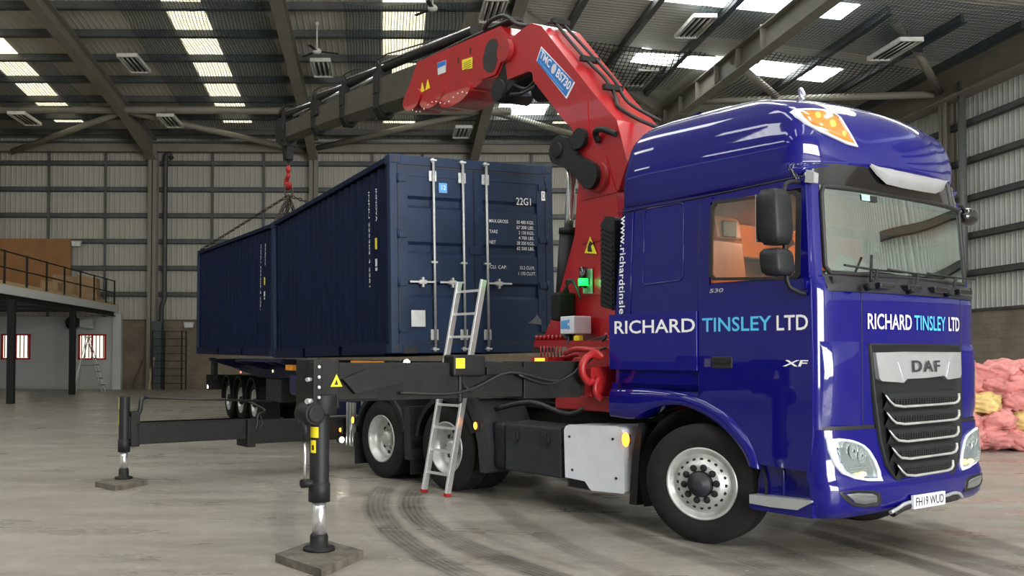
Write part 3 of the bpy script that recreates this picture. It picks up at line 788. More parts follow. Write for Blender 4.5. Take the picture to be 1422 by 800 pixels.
# windscreen glass and seal
def wsx(y, z):
    c = body_x(YC, z); e = body_x(.157, z); return c-(c-e)*abs((y-YC)/1.103)**3
ysl = [.155, .2, .3, .45, .7, 1.0, 1.26, 1.52, 1.82, 2.07, 2.22, 2.32, 2.365]
rows = [[(lerp(wsx(y, 2.25), wsx(y, 2.965), (z-2.25)/.715)+.004, y, z) for y in [.155+2.21*k/40 for k in range(41)]] for z in (2.25, 2.45, 2.65, 2.85, 2.965)]
MB().grid(rows, 0, True).build('windscreen', M['windscreen'], lorry)
mb = MB()
loop = [(y, 2.265) for y in ysl[1:-1]]+[(2.365, 2.32), (2.35, 2.9)]+[(y, 2.955) for y in ysl[1:-1][::-1]]+[(.17, 2.9), (.155, 2.32)]
mb.tube([(wsx(y, z)+.004, y, z) for y, z in loop], .020, 6, closed=True)
mb.build('windscreen_seal', M['seal'], lorry)
mb = MB(); q = [(.72, 2.90), (.86, 2.90), (.86, 2.95), (.72, 2.95)]
mb.add([(wsx(y, z)+.012, y, z) for y, z in [(.62, 2.875), (.73, 2.875), (.73, 2.925), (.62, 2.925)]], [(0, 1, 2, 3)], 0)
mb.add([(wsx(y, z)+.012, y, z) for y, z in [(.735, 2.87), (.83, 2.87), (.83, 2.92), (.735, 2.92)]], [(0, 1, 2, 3)], 1)
mb.build('windscreen_sticker', [mat('pale green sticker', (.35, .6, .55), .5), M['seal']], lorry)
# ---- roof
def roof_par(z):
    F = tab(z, [(3.0, 1.06), (3.11, 1.10), (3.14, 1.285), (3.22, 1.28), (3.4, 1.235), (3.55, 1.16), (3.66, 1.05), (3.76, .88), (3.84, .65), (3.90, .32), (3.94, -.05)])
    ys = tab(z, [(3.0, .052), (3.1, .05), (3.2, .035), (3.32, .03), (3.42, .06), (3.58, .10), (3.70, .17), (3.80, .30), (3.87, .48), (3.91, .68), (3.94, .9)])
    xb = tab(z, [(3.0, -.875), (3.5, -.83), (3.7, -.80), (3.82, -.74), (3.88, -.66), (3.92, -.52), (3.94, -.40)])
    st = F-tab(z, [(3.0, .08), (3.12, .10), (3.14, .46), (3.4, .36), (3.6, .32), (3.9, .42)])
    cf = F-tab(z, [(3.0, .05), (3.12, .06), (3.14, .25), (3.4, .16), (3.6, .10), (3.9, .2)])
    ec = min(ys+tab(z, [(3.0, .35), (3.12, .35), (3.14, .58), (3.4, .54), (3.6, .50), (3.9, .4)]), 1.2)
    return F, st, cf, tab(z, [(3.0, .05), (3.12, .05), (3.14, .10), (3.4, .09), (3.6, .07), (3.9, .05)]), ys, xb, ec
def roof_sec(z):
    F, st, cf, bow, ys, xb, ec = roof_par(z)
    return section(z, F, st, cf, bow, ys, xb, ec, sidex=[lerp(xb+.1, st, t) for t in (.15, .35, .55, .75, .9)], rb=.09)
RZ = [3.02, 3.08, 3.125, 3.14, 3.17, 3.22, 3.32, 3.42, 3.50, 3.58, 3.66, 3.72, 3.78, 3.83, 3.87, 3.90, 3.925, 3.94]
def droop(x, z):   # roof line drops a touch towards the nose on the flanks
    return z
rows = [[(x, y, z) for x, y in roof_sec(z)] for z in RZ]
mb = MB().grid(rows, 0, True, closed=True)
top = rows[-1]; mb.add(top, [tuple(range(len(top)))], 0, True)
bot = rows[0]; mb.add(bot, [tuple(range(len(bot)))], 0, False)
roof = mb.build('cab_roof', M['cab_blue'], lorry)
def roof_x(y, z):
    s = roof_sec(z); n = len(s)//2+1; h = s[:n]; yy = y if y <= YC else 2*YC-y
    for (x0, y0), (x1, y1) in list(zip(h, h[1:]))[9:]:
        if y0 <= yy <= y1+1e-9: return lerp(x0, x1, 0 if y1 == y0 else (yy-y0)/(y1-y0))
    return h[-1][0]
def surf_blob(mb, poly, fn, off, mi, rings=((1, 0), (.9, 1), (.5, 1.3), (0.02, 1.4)), flip=False):
    cy = sum(p[0] for p in poly)/len(poly); cz = sum(p[1] for p in poly)/len(poly); rows = []
    for s_, h in rings: rows.append([(fn(cy+(y-cy)*s_, cz+(z-cz)*s_)+off*h, cy+(y-cy)*s_, cz+(z-cz)*s_) for y, z in poly])
    return mb.grid(rows, mi, True, closed=True)
def dens(poly, k=4):
    out = []
    for i in range(len(poly)):
        a = poly[i]; b = poly[(i+1) % len(poly)]
        out += [(lerp(a[0], b[0], t/k), lerp(a[1], b[1], t/k)) for t in range(k)]
    return out
for sgn in (0,):
    yy = (lambda y: y) if sgn == 0 else (lambda y: 2*YC-y)
    Q = [(.112, 3.58), (.15, 3.605), (.25, 3.61), (.36, 3.61), (.43, 3.59), (.47, 3.54), (.49, 3.47), (.515, 3.39), (.56, 3.295), (.45, 3.31), (.33, 3.35), (.21, 3.395), (.135, 3.46), (.11, 3.53)]
    def fr_(y, z):
        return roof_x(yy(y), z)
    poly = dens([(yy(a), b) for a, b in Q], 2)
    mb = MB(); surf_blob(mb, poly, fr_, .022, 0, ((1, 0), (1, .8), (.96, 1), (.88, 1), (.87, .6), (.3, .6), (.02, .6)))
    mk = mb.build('marker_light', M['white_paint'], roof, label='white framed amber marker light on the roof corner')
    cy = sum(p[0] for p in poly)/len(poly); cz = sum(p[1] for p in poly)/len(poly)
    mb = MB(); surf_blob(mb, [(cy+(a-cy)*.82, cz+(b-cz)*.82) for a, b in poly], fr_, .026, 0, ((1, .5), (.94, 1), (.5, 1.3), (.02, 1.35)))
    mb.build('lens', M['lamp_amber'], mk) if False else None
    o = MB(); surf_blob(o, [(cy+(a-cy)*.88, cz+(b-cz)*.88) for a, b in poly], fr_, .022, 0, ((1, .6), (.94, 1.0), (.5, 1.25), (.02, 1.3)))
    for k_, (dy, dz, r_) in enumerate(((-.085, .05, .035), (.02, -.02, .045), (.10, -.09, .03))):
        yk = cy+(dy if sgn == 0 else -dy); zk = cz+dz
        o.ell((fr_(yk, zk)+.012, yk, zk), (.024, r_, r_), 12, 8, 1)
    o.build('marker_lens', [mat('amber lens', (.50, .20, .03), .15, coat=1), M['lamp_amber']], mk) if sgn == 0 else o.build('marker_lens', M['lamp_amber'], mk)
# black visor band between roof and windscreen, with silver strip
def vis_par(z): return (tab(z, [(2.955, 1.185), (3.05, 1.215), (3.14, 1.24)]), tab(z, [(2.955, 1.0), (3.14, .88)]), tab(z, [(2.955, 1.10), (3.14, 1.05)]), tab(z, [(2.955, .055), (3.14, .085)]), .045, -.8)
rows = []
for z in (2.955, 2.97, 3.0, 3.06, 3.12, 3.142):
    s = section(z, *vis_par(z)); rows.append([(x, y, z) for x, y in s[10:NC-9]])
mb = MB().grid(rows, 0, True); mb.build('sun_visor', M['gloss_black'], lorry)
def vx(y, z): return body_x(y, z, vis_par(z))
rows = []
top = [(.64, 3.165), (.75, 3.148), (.9, 3.145), (1.1, 3.142), (1.4, 3.142), (1.65, 3.145), (1.80, 3.15), (1.90, 3.16)]
btm = [(.66, 3.15), (.745, 3.085), (.87, 3.02), (1.1, 3.008), (1.4, 3.01), (1.65, 3.02), (1.80, 3.06), (1.88, 3.15)]
mb = MB()
rows = []
for t in (0, .15, .5, .85, 1):
    rows.append([(vx(lerp(a[0], b[0], t), 3.10)+.055-.012*(1 if t in (0, 1) else 0)-.02*t, lerp(a[0], b[0], t), lerp(a[1], b[1], t)) for a, b in zip(top, btm)])
mb.grid(rows, 0, True); mb.build('visor_trim', M['silver_badge'], lorry, label='silver strip under the roof peak')
mb = MB()
for s_ in (0,):
    f = (lambda y: y) if s_ == 0 else (lambda y: 2*YC-y)
    mb.prism([(1.045, 2.975), (1.12, 2.96), (1.125, 3.04), (1.06, 3.075)], lambda a, b, d: (a, f(d), b), .03, .09)
mb.each('corner_lamp', M['silver_badge'], lorry, bevel=.008)
# bunk-vent / horn bits on the roof
MB().tube([(.52, .86, 3.88), (.52, .80, 3.925), (.66, .60, 3.90), (.74, .52, 3.82)], .013, 6).build('roof_rail', M['white_paint'], lorry)
# ---- bumper
def bmp_par(z): 
    F = tab(z, [(.36, 1.27), (.40, 1.32), (.5, 1.345), (.62, 1.34), (.66, 1.315), (1.045, 1.295)])
    return F, F-.27, F-.05, .05, tab(z, [(.36, .06), (.42, .02), (1.05, .015)]), -.9, .42
def bmp_sec(z): return section(z, *bmp_par(z))
rows = []
for z in (.36, .385, .42, .5, .58, .615, .64, .70, .85, 1.0, 1.03, 1.045):
    s = bmp_sec(z); rows.append([(x if 11 < k < NC-11 or True else x, y, z+max(0, .03*(1-abs(y-YC)/1.2))*(1 if z < .5 else 0)) for k, (x, y) in enumerate(s[10:NC-9])])
mb = MB().grid(rows, 0, True)
for s_ in (0, 1):
    f = (lambda y: y) if s_ == 0 else (lambda y: 2*YC-y)
bumper = mb.build('bumper', M['cab_blue'], lorry)
mb = MB(); mb.grid([[(p[0]-.012, p[1], z_) for p in bmp_sec(1.0)[10:NC-9]] for z_ in (1.035, 1.075)], 0, True); mb.build('panel_gap', M['seal'], bumper)
def bx(y, z):
    s = bmp_sec(z); n = len(s)//2+1; h = s[:n]; yy = y if y <= YC else 2*YC-y
    for (x0, y0), (x1, y1) in list(zip(h, h[1:]))[9:]:
        if y0 <= yy <= y1+1e-9: return lerp(x0, x1, 0 if y1 == y0 else (yy-y0)/(y1-y0))
    return h[-1][0]
for s_ in (0, 1):
    yy = (lambda y: y) if s_ == 0 else (lambda y: 2*YC-y)
    H = [(.082, .978), (.175, .985), (.28, .972), (.37, .949), (.44, .925), (.505, .88), (.575, .794), (.62, .707), (.625, .636), (.46, .644), (.298, .67), (.176, .714), (.118, .787), (.087, .896)]
    poly = dens([(yy(a), b) for a, b in H], 2)
    mb = MB(); surf_blob(mb, poly, bx, .018, 0, ((1, 0), (1, .7), (.97, 1), (.90, 1), (.86, .2), (.4, .1), (.02, .1)))
    hl = mb.build('headlight', M['white_paint'], bumper)
    cy = sum(p[0] for p in poly)/len(poly); cz = sum(p[1] for p in poly)/len(poly)
    inn = [(cy+.02*(1 if s_ == 0 else -1)+(a-cy)*.80, cz+(b-cz)*.84) for a, b in poly]
    mb = MB(); surf_blob(mb, inn, bx, .012, 0, ((1, .6), (.9, .55), (.3, .5), (.02, .5)))
    for dy, dz, r_ in ((-.04, .06, .06), (.06, .02, .055)):
        yk = cy+(dy if s_ == 0 else -dy); zk = cz+dz
        x_ = bx(yk, zk); mb.lathe([(r_, .012), (r_*.85, .006), (r_*.4, .012), (.012, .016)], (x_, yk, zk), (1, 0, 0), 20, 1)
    for k in range(3):
        yk = cy+(.0 if s_ == 0 else 0)
        mb.box(bx(yk, cz-.07)+.008, bx(yk, cz-.07)+.016, yk-.1, yk+.12, cz-.075-.02*k, cz-.07-.02*k, 1)
    mb.build('reflector', [mat('silver reflector %d' % s_, (.6, .62, .64), .18, .8), M['chrome']], hl)
    mb = MB(); yk = yy(.40); mb.ell((bx(yk, .70)+.01, yk, .70), (.014, .055, .022), 12, 8); mb.build('lit_bulb', M['lamp_warm'], hl, label='warm lit indicator')
    mb = MB(); surf_blob(mb, poly, bx, .03, 0, ((.9, .75), (.8, 1.0), (.4, 1.15), (.02, 1.2))); mb.build('headlight_glass', M['lens'], hl)
    Fg = [(.15, .575), (.3, .58), (.5, .56), (.56, .54), (.575, .49), (.57, .45), (.4, .45), (.26, .475), (.19, .515)]
    poly = dens([(yy(a), b) for a, b in Fg], 2)
    mb = MB(); surf_blob(mb, poly, bx, .010, 0, ((1.12, 0), (1.1, .5), (1.0, .5), (.97, .2), (.5, .2), (.02, .2))); fg = mb.build('fog_light', M['seal'], bumper)
    mb = MB(); poly2 = dens([(yy(a), b) for a, b in [(.185, .56), (.3, .565), (.48, .548), (.53, .53), (.54, .475), (.4, .47), (.28, .49)]], 2)
    surf_blob(mb, poly2, bx, .012, 0, ((1, .4), (.9, .8), (.4, 1), (.02, 1))); mb.build('fog_lens', mat('fog lens %d' % s_, (.30, .32, .34), .12, .7, coat=1), fg)
# number plate and lower trim
mb = MB().box(1.35, 1.375, .96, 1.46, .392, .502); pl = mb.build('number_plate', M['white_paint'], bumper, bevel=.003)
mb = MB(); text(mb, 'FH19 WUD', lambda u, v: (1.377, u, v), .99, 1.43, .412, .483, 0, .006, 1.0); mb.build('lettering', M['black_print'], pl)
mb = MB(); mb.tube([(bx(y, .45)+.016, y, z) for y, z in ((.70, .385), (.8, .41), (.9, .44), (1.1, .452), (1.5, .452), (1.66, .462), (1.78, .45), (1.84, .41))], .016, 8, 0)
mb.tube([(bx(y, .45)+.004, y, z) for y, z in ((.74, .372), (.95, .415), (1.5, .418), (1.75, .42))], .03, 8, 1)
mb.build('bumper_trim', [M['silver_badge'], M['seal']], bumper)
# ---- grille
G = [(.54, 1.72), (1.98, 1.72), (1.985, 1.3), (1.93, .95), (1.85, .72), (1.74, .63), (1.6, .595), (.95, .595), (.80, .625), (.69, .75), (.625, .95), (.575, 1.3)]
def gx(y, z):
    return lerp(1.295, 1.325, (1.725-z)/1.1)-.055*((y-YC)/.81)**2
mb = MB(); ring = dens(G, 5)
rows = [[(gx(y, z)-.03, y, z) for y, z in ring], [(gx(y, z)+.012, y, z) for y, z in ring]]
cy, cz = YC, 1.2
for s_, o_ in ((.975, .016), (.955, 0), (.7, 0), (.4, 0), (.02, 0)): rows.append([(gx(cy+(y-cy)*s_, cz+(z-cz)*s_)+o_, cy+(y-cy)*s_, cz+(z-cz)*s_) for y, z in ring])
mb.grid(rows, 0, True, closed=True); gr = mb.build('grille', M['black_plastic'], lorry)
SP = [(.575, 1.645), (1.0, 1.655), (1.5, 1.655), (1.93, 1.655), (1.925, 1.47), (1.90, 1.435), (1.63, 1.422), (1.56, 1.455), (1.26, 1.440), (.97, 1.435), (.92, 1.405), (.64, 1.42), (.61, 1.44)]
mb = MB().prism(dens(SP, 3), lambda a, b, d: (gx(a, b)+d, a, b), 0, .034)
badge = mb.build('badge_panel', M['silver_badge'], gr, bevel=.006, label='silver panel across the top of the grille')
mb = MB(); text(mb, 'DAF', lambda u, v: (gx(u, v)+.042, u, v), 1.04, 1.48, 1.49, 1.585, 0, .02, 1.25); mb.build('lettering', M['dark_print'], badge)
mb = MB()
for (pa, pb) in (((.84, 1.57), (.92, 1.42)), ((1.66, 1.57), (1.60, 1.44))): mb.tube([(gx(pa[0], 1.5)+.036, pa[0], pa[1]), (gx(pb[0], 1.5)+.036, pb[0], pb[1])], .004, 6)
mb.each('badge_crease', M['white_paint'], badge)
for k in range(5):
    zt = 1.312-.139*k; ins = [0, .01, .03, .06, .12][k]
    ya, yb = .68+ins, 1.80-ins*1.5
    mb = MB()
    rows = []
    for y in [lerp(ya, yb, t/10) for t in range(11)]:
        edge = min(1, (y-ya)/.14, (yb-y)/.05+.35)
        rows.append([(gx(y, zt)+.004, y, zt+.02), (gx(y, zt)+.038, y, zt-.01), (gx(y, zt)+.042, y, zt-.04), (gx(y, zt)+.008, y, zt-.115)])
    mb.grid(rows, 0, True)
    sl = mb.build('grille_slat', M['black_plastic'], gr)
    mb = MB(); pts_ = [(ya-.03, zt-.0), (ya+.03, zt-.055), (ya+.08, zt-.085), (ya+.2, zt-.098), (yb-.10, zt-.09), (yb-.03, zt-.08), (yb, zt-.055), (yb, zt-.01)]
    mb.tube([(gx(y, z)+.048, y, z) for y, z in pts_], [.005, .009, .011, .011, .011, .012, .014, .012], 8); mb.build('slat_trim', M['rim'], sl, label='silver curved trim of the slat')
    mb = MB()
    for i in range(26):
        y = lerp(ya+.1, yb-.05, i/25)
        mb.box(gx(y, zt)+.040, gx(y, zt)+.047, y-.006, y+.006, zt-.085, zt-.03)
    for i in range(4): mb.tube([(gx(y, zt)+.046, y, zt-.035-.015*i) for y in (ya+.1, 1.0, 1.26, 1.5, yb-.05)], .003, 4)
    mb.build('grille_mesh', M['mesh_black'], sl)
# ---- steps below the door, front wheel liner, mudflaps
for s_ in (0, 1):
    f = (lambda y: y) if s_ == 0 else (lambda y: 2*YC-y)
    mb = MB()
    mb.prism([(.56, .36), (1.09, .36), (1.12, .42), (1.12, .56), (1.09, .73), (.60, .73), (.565, .60)], lambda a, b, d: (a, f(d), b), .10, .34)
    mb.prism([(.545, .375), (.60, .365), (1.10, .365), (1.11, .47), (.9, .46), (.548, .48)], lambda a, b, d: (a, f(d), b), .005, .2)
    mb.tube([(.80, f(.10), .50), (.80, f(.09), .73)], .012, 6)
    st_ = mb.build('step_fairing', M['cab_blue'], lorry, bevel=.012)
    mb = MB(); mb.prism([(.56, .470), (.56, .487), (1.095, .505), (1.10, .492), (1.0, .43), (.98, .418), (.75, .41), (.56, .415)], lambda a, b, d: (a, f(d), b), -.012, .12)
    mb.build('step_tread', M['silver_badge'], st_, bevel=.004, label='silver step tread')
    mb = MB()
    rows = []
    for i in range(15):
        a = math.radians(lerp(-8, 205, i/14)); rows.append([(.0+.66*math.cos(a), f(.06), .50+.665*math.sin(a)), (.0+.66*math.cos(a), f(.55), .50+.665*math.sin(a))])
    mb.grid(rows, 0, True); mb.grid([[(p[0][0]*.0+p[0][0], f(.55), p[0][2]) for p in rows], [(p[0][0], f(.55), .9) for p in rows]], 0, False)
    mb.build('wheel_liner', M['mesh_black'], lorry)
    mb = MB().prism([(-.78, .22), (-.69, .22), (-.66, .60), (-.62, .95), (-.66, .99), (-.74, .7)], lambda a, b, d: (a, f(d), b), .06, .38)
    mb.build('mudflap', M['black_plastic'], lorry)
# ---- chassis
mb = MB()
for y in (.86, 1.62): mb.box(-6.05, 1.0, y-.04, y+.04, .72, 1.02).box(-6.05, 1.0, y-.08, y+.08, 1.0, 1.02).box(-6.05, 1.0, y-.08, y+.08, .72, .74)
for x in (-5.9, -4.6, -3.0, -1.9, -.9, .6): mb.box(x-.06, x+.06, .9, 1.6, .78, .98)
mb.build('chassis_frame', M['black_steel'], lorry)
mb = MB(); mb.box(-4.9, -3.6, .55, 1.95, 1.02, 1.10).cyl((-4.25, YC, 1.10), (-4.25, YC, 1.2), .45, n=24); mb.build('fifth_wheel', M['black_steel'], lorry)
mb = MB().box(-.6, .9, .65, 1.9, .55, 1.25); mb.build('engine', M['mesh_black'], lorry, bevel=.05)
mb = MB()
mb.cyl((0, .25, .515), (0, 2.27, .515), .07)
for x in (-3.56, -4.98): mb.cyl((x, .3, .515), (x, 2.22, .515), .08).ell((x, YC, .53), (.22, .26, .24))
mb.build('axle', M['black_steel'], lorry)
wheel(lorry, T, (.08, .0, .515), .515, .31, (0, -1, 0), 'front', steer=math.radians(16))
wheel(lorry, T, (.10, 2.52, .515), .515, .31, (0, 1, 0), 'front', steer=math.radians(14))
for x in (-3.56, -4.98):
    wheel(lorry, T, (x, .0, .515), .515, .30, (0, -1, 0), 'rear')
    wheel(lorry, T, (x, .34, .515), .515, .30, (0, -1, 0), 'rear')
    wheel(lorry, T, (x, 2.52, .515), .515, .30, (0, 1, 0), 'rear')
def guard(xc, name='mudguard', a0=12, a1=168, R=.60, m='black_plastic', y0=-.03, y1=.66, far=False):
    mb = MB(); rows = []; n = 16
    for i in range(n+1):
        a = math.radians(lerp(a0, a1, i/n)); ca, sa = math.cos(a), math.sin(a)
        g = lambda y: 2*YC-y if far else y
        rows.append([(xc+(R-.06)*ca, g(y0), .53+(R-.06)*sa), (xc+R*ca, g(y0), .53+R*sa), (xc+(R+.012)*ca, g(y0+.03), .53+(R+.012)*sa), (xc+(R+.012)*ca, g(y1), .53+(R+.012)*sa), (xc+(R-.01)*ca, g(y1), .53+(R-.01)*sa), (xc+(R-.01)*ca, g(y0+.03), .53+(R-.01)*sa)])
    mb.grid(rows, 0, False); return mb.build(name, M[m], lorry)
for far in (False, True):
    guard(-3.56, far=far, a0=20, a1=172); guard(-4.98, far=far)
# front leg and boxy top of the first rear mudguard
mb = MB(); mb.prism([(-3.25, 1.17), (-2.95, 1.12), (-2.80, .86), (-2.74, .60), (-2.76, .30), (-2.88, .30), (-2.92, .60), (-3.00, .84), (-3.12, 1.02)], XZ, -.03, .66)
mb.prism([(-3.9, 1.14), (-3.2, 1.17), (-2.9, 1.13), (-3.0, 1.08), (-3.9, 1.10)], XZ, .0, .66)
mb.prism([(-4.42, .95), (-4.30, .98), (-4.26, .30), (-4.40, .30)], XZ, -.02, .62)
mb.build('mudguard', M['grey_plastic'], lorry, bevel=.015)
mb = MB()
for x in (-5.62, -4.28): mb.box(x-.012, x+.012, -.01, .62, .12, .55)
mb.each('mudflap', M['rubber'], lorry)
mb = MB()
for x in (-5.78, -5.86, -5.95): mb.box(x-.008, x+.008, .05, .10, .35, .95)
mb.tube([(-5.70, .0, .75), (-5.76, 0, .55), (-5.74, 0, .35)], .015, 6); mb.each('bracket', M['galv'], lorry)
# tanks and lockers on the near side
WT = [(-1.60, .86), (-1.58, .90), (-1.53, .92), (-.90, .945), (-.835, .93), (-.82, .90), (-.795, .34), (-.81, .315), (-1.22, .295), (-1.25, .31), (-1.31, .375), (-1.585, .385)]
mb = MB().prism(WT, XZ, .02, .62); ft = mb.build('side_tank_cover', M['white_paint'], lorry, bevel=.02, segs=3, label='white side panel with four bolts')
mb = MB()
for x, z in ((-1.52, .80), (-.94, .82), (-1.48, .47), (-.90, .45)): mb.cyl((x, .022, z), (x, .012, z), .013, n=10)
mb.each('bolt', M['seal'], ft)
mb = MB().box(-1.57, -1.26, .05, .3, .29, .40)
for k in range(5): mb.box(-1.56, -1.27, .03, .05, .30+.02*k, .308+.02*k)
mb.build('exhaust_grille', M['mesh_black'], lorry)
mb = MB().box(-2.52, -1.66, .03, .60, .36, .875); lk = mb.build('battery_box', M['grey_plastic'], lorry, bevel=.02)
mb = MB()
for x in (-2.36, -1.88): mb.prism([(x-.05, .82), (x+.05, .82), (x+.06, .72), (x+.03, .67), (x-.03, .67), (x-.06, .72)], XZ, .008, .03).prism([(x-.03, .80), (x+.03, .80), (x+.03, .71), (x-.03, .71)], XZ, -.004, .01)
mb.each('latch', M['seal'], lk)
mb = MB().box(-2.76, -2.55, .05, .62, .36, .88); mb.build('air_tank', M['black_plastic'], lorry, bevel=.06, segs=4)
mb = MB()
for z in (.62,): mb.cyl((-2.0, .75, z), (-3.0, .75, z), .12)
mb.tube([(-2.9, .2, 1.0), (-2.4, .3, 1.1), (-1.8, .3, 1.0), (-1.5, .35, 1.15)], .03, 8).tube([(-2.7, .4, 1.12), (-2.2, .45, 1.22), (-1.6, .5, 1.12)], .025, 8)
mb.each('air_line', M['hose'], lorry)
def side_light(x, y, z, r=.028, m='lamp_orange', nm='side_marker_lamp', sx=1.0, sz=1.5):
    b = MB().box(x-.035, x+.035, y, y+.03, z-.05, z+.05).build(nm, M['seal'], lorry, bevel=.01)
    MB().ell((x, y-.004, z), (r*sx, .015, r*sz), 12, 8).build('lit_lens', M[m], b, label='lit orange lens')
side_light(-2.93, -.055, .82); side_light(-5.66, -.02, .72, .03); side_light(-.76, .0, .83, .045); side_light(-6.0, -.02, .56, .02)
mb = MB().box(-6.12, -6.06, .1, 2.42, .45, .60); mb.build('rear_bar', M['black_steel'], lorry)
b = MB().cyl((-6.06, .0, .42), (-6.0, .0, .42), .05).build('work_lamp', M['seal'], lorry)
MB().ell((-5.995, .0, .42), (.014, .04, .04), 12, 8).build('lit_lens', M['lamp_white'], b, label='lit white lens')
# ---- mirrors
for s_ in (0,):
    f = (lambda y: y) if s_ == 0 else (lambda y: 2*YC-y)
    def shell(x0, x1, z0, z1, ya, yb, bulge):
        mb = MB(); rows = []
        for i in range(9):
            v = i/8; z = lerp(z0, z1, v); e = (1-abs(2*v-1)**6)*.28+.72; row = []
            for j in range(12):
                th = 2*PI*j/12; cx_, cy_ = math.cos(th), math.sin(th)
                px = .09+(x0+x1)/2+(x1-x0)/2*(abs(cx_)**.35*(1 if cx_ > 0 else -1))*e-.02*(v-.5)
                py = (ya+yb)/2+(yb-ya)/2*(abs(cy_)**.45*(1 if cy_ > 0 else -1))*e
                row.append((px, f(py), z))
            rows.append(row)
        mb.grid(rows, 0, True, closed=True); mb.add(rows[0], [tuple(range(12))]); mb.add(rows[-1], [tuple(range(12))]); return mb
    arm = MB().tube([(1.06, f(.0), 2.10), (1.04, f(-.08), 2.12), (1.01, f(-.16), 2.20), (1.0, f(-.17), 2.6), (1.0, f(-.17), 2.9), (1.0, f(-.10), 2.97), (1.0, f(.03), 2.985)], .017, 8)
    am = arm.build('mirror_arm', M['black_plastic'], lorry)
    mh = shell(.78, .97, 2.475, 2.90, -.36, -.12, 0).build('mirror_housing', M['black_plastic'], lorry)
    mh2 = shell(.80, .98, 2.235, 2.44, -.36, -.12, 0).build('mirror_housing', M['black_plastic'], lorry)
    mm = MB().box(.866, .870, f(-.34) if s_ == 0 else f(-.14), f(-.14) if s_ == 0 else f(-.34), 2.50, 2.87); mm.build('mirror_glass', M['chrome'], mh)
    mb = MB().prism([(.93, 2.12), (1.08, 2.14), (1.09, 2.19), (1.06, 2.215), (.93, 2.215)], lambda a, b, d: (a, f(d), b), -.03, .02); mb.build('mirror_foot', M['cab_blue'], lorry, bevel=.01)
MB().tube([(1.02, 2.36, 3.02), (1.05, 2.50, 3.02), (1.04, 2.58, 2.98)], .018, 8).ell((1.03, 2.68, 2.93), (.07, .13, .085), 14, 10).build('kerb_mirror', M['gloss_black'], lorry)
# ---- interior
cabin = MB()
cabin.box(-.82, -.78, .1, 2.42, 1.5, 2.98, 0)           # bunk wall
cabin.box(-.82, 1.0, .1, 2.42, 2.93, 2.96, 1)           # head lining
cabin.box(-.82, 1.0, 2.38, 2.42, 1.5, 2.25, 0).box(-.82, .17, 2.38, 2.42, 2.25, 2.95, 0)
cabin.box(-.82, 1.0, .10, .13, 1.5, 2.20, 0).box(-.82, .15, .06, .10, 2.2, 2.95, 0)
cabin.box(-.82, 1.1, .1, 2.42, 1.45, 1.5, 1)
cabin.box(-.8, -.45, .2, 2.36, 2.62, 2.70, 1).box(-.5, -.42, .2, 2.36, 2.60, 2.92, 0)
cabin.box(.70, 1.02, .15, 2.38, 2.66, 2.93, 0)
cabin.build('cab_interior', [M['tan_leather'], M['tan_dark']], lorry, bevel=.01)
for yc_ in (.58, 1.95):
    sx_ = .20; mb = MB()
    mb.prism([(-.42, 2.02), (.06, 2.02), (.10, 2.08), (.08, 2.14), (-.36, 2.15), (-.44, 2.10)], lambda a, b, d: (a+.2, d, b), yc_-.25, yc_+.25)
    mb.prism([(-.36, 2.12), (-.22, 2.12), (-.28, 2.66), (-.34, 2.72), (-.42, 2.66)], lambda a, b, d: (a+.2, d, b), yc_-.24, yc_+.24)
    mb.prism([(-.36, 2.70), (-.24, 2.68), (-.27, 2.88), (-.33, 2.91), (-.41, 2.86)], lambda a, b, d: (a+.2, d, b), yc_-.17, yc_+.17)
    mb.box(-.1, .2, yc_-.15, yc_+.15, 1.5, 2.02)
    st_ = mb.build('seat', M['tan_leather'], lorry, bevel=.045, segs=3)
    MB().box(-.055, -.035, yc_-.10, yc_+.10, 2.70, 2.85).build('headrest_pad', M['black_plastic'], st_, bevel=.01)
mb = MB(); mb.prism([(.70, 1.6), (1.17, 1.6), (1.19, 2.235), (1.05, 2.245), (.72, 2.20), (.62, 2.05)], XZ, .16, 2.36)
mb.build('dashboard', M['grey_plastic'], lorry, bevel=.03)
mb = MB(); cst = Vector((.50, .62, 2.27)); ax = Vector((-.55, 0, .83)).normalized(); a = ax.cross(Vector((0, 1, 0))).normalized(); b = Vector((0, 1, 0))
mb.tube([cst+(a*math.cos(t*PI/12)+b*math.sin(t*PI/12))*.22 for t in range(24)], .016, 8, closed=True)
mb.tube([cst-a*.22, cst, cst+a*.22], .014).tube([cst-b*.22, cst, cst+b*.22], .014).cyl(cst-ax*.02, cst+ax*.02, .07).cyl(cst, cst-ax*.5, .03)
mb.build('steering_wheel', M['black_plastic'], lorry)
MB().add([(1.05, .30, 2.25), (1.0, .75, 2.25), (1.10, .80, 2.38), (1.13, .36, 2.42)], [(0, 1, 2, 3)]).add([(1.046, .30, 2.25), (.996, .75, 2.25), (1.096, .80, 2.38), (1.126, .36, 2.42)], [(3, 2, 1, 0)]).build('dashboard_card', M['cream_card'], lorry)
MB().box(.75, .80, .55, .62, 2.55, 2.68).build('sun_blind', M['tan_dark'], lorry)
mb = MB().ell((.18, .95, 2.32), (.12, .14, .08), 10, 8); mb.build('red_cloth', M['red_cloth'], lorry)
dl = bpy.data.lights.new('cab_roof_lamp', 'POINT'); dl.energy = 15; dl.color = (1, .74, .5); dl.shadow_soft_size = .08
dlo = bpy.data.objects.new('cab_roof_lamp', dl); COL.objects.link(dlo); dlo.parent = lorry; dlo.location = Vector((.25, 1.25, 2.85))-ORG[lorry.name]

# ================================================================== THE LOADER CRANE
crane = thing('loader_crane', 'large red and black folding loader crane behind the blue cab, boom over the containers', 'crane', B, (0, 0, 0))
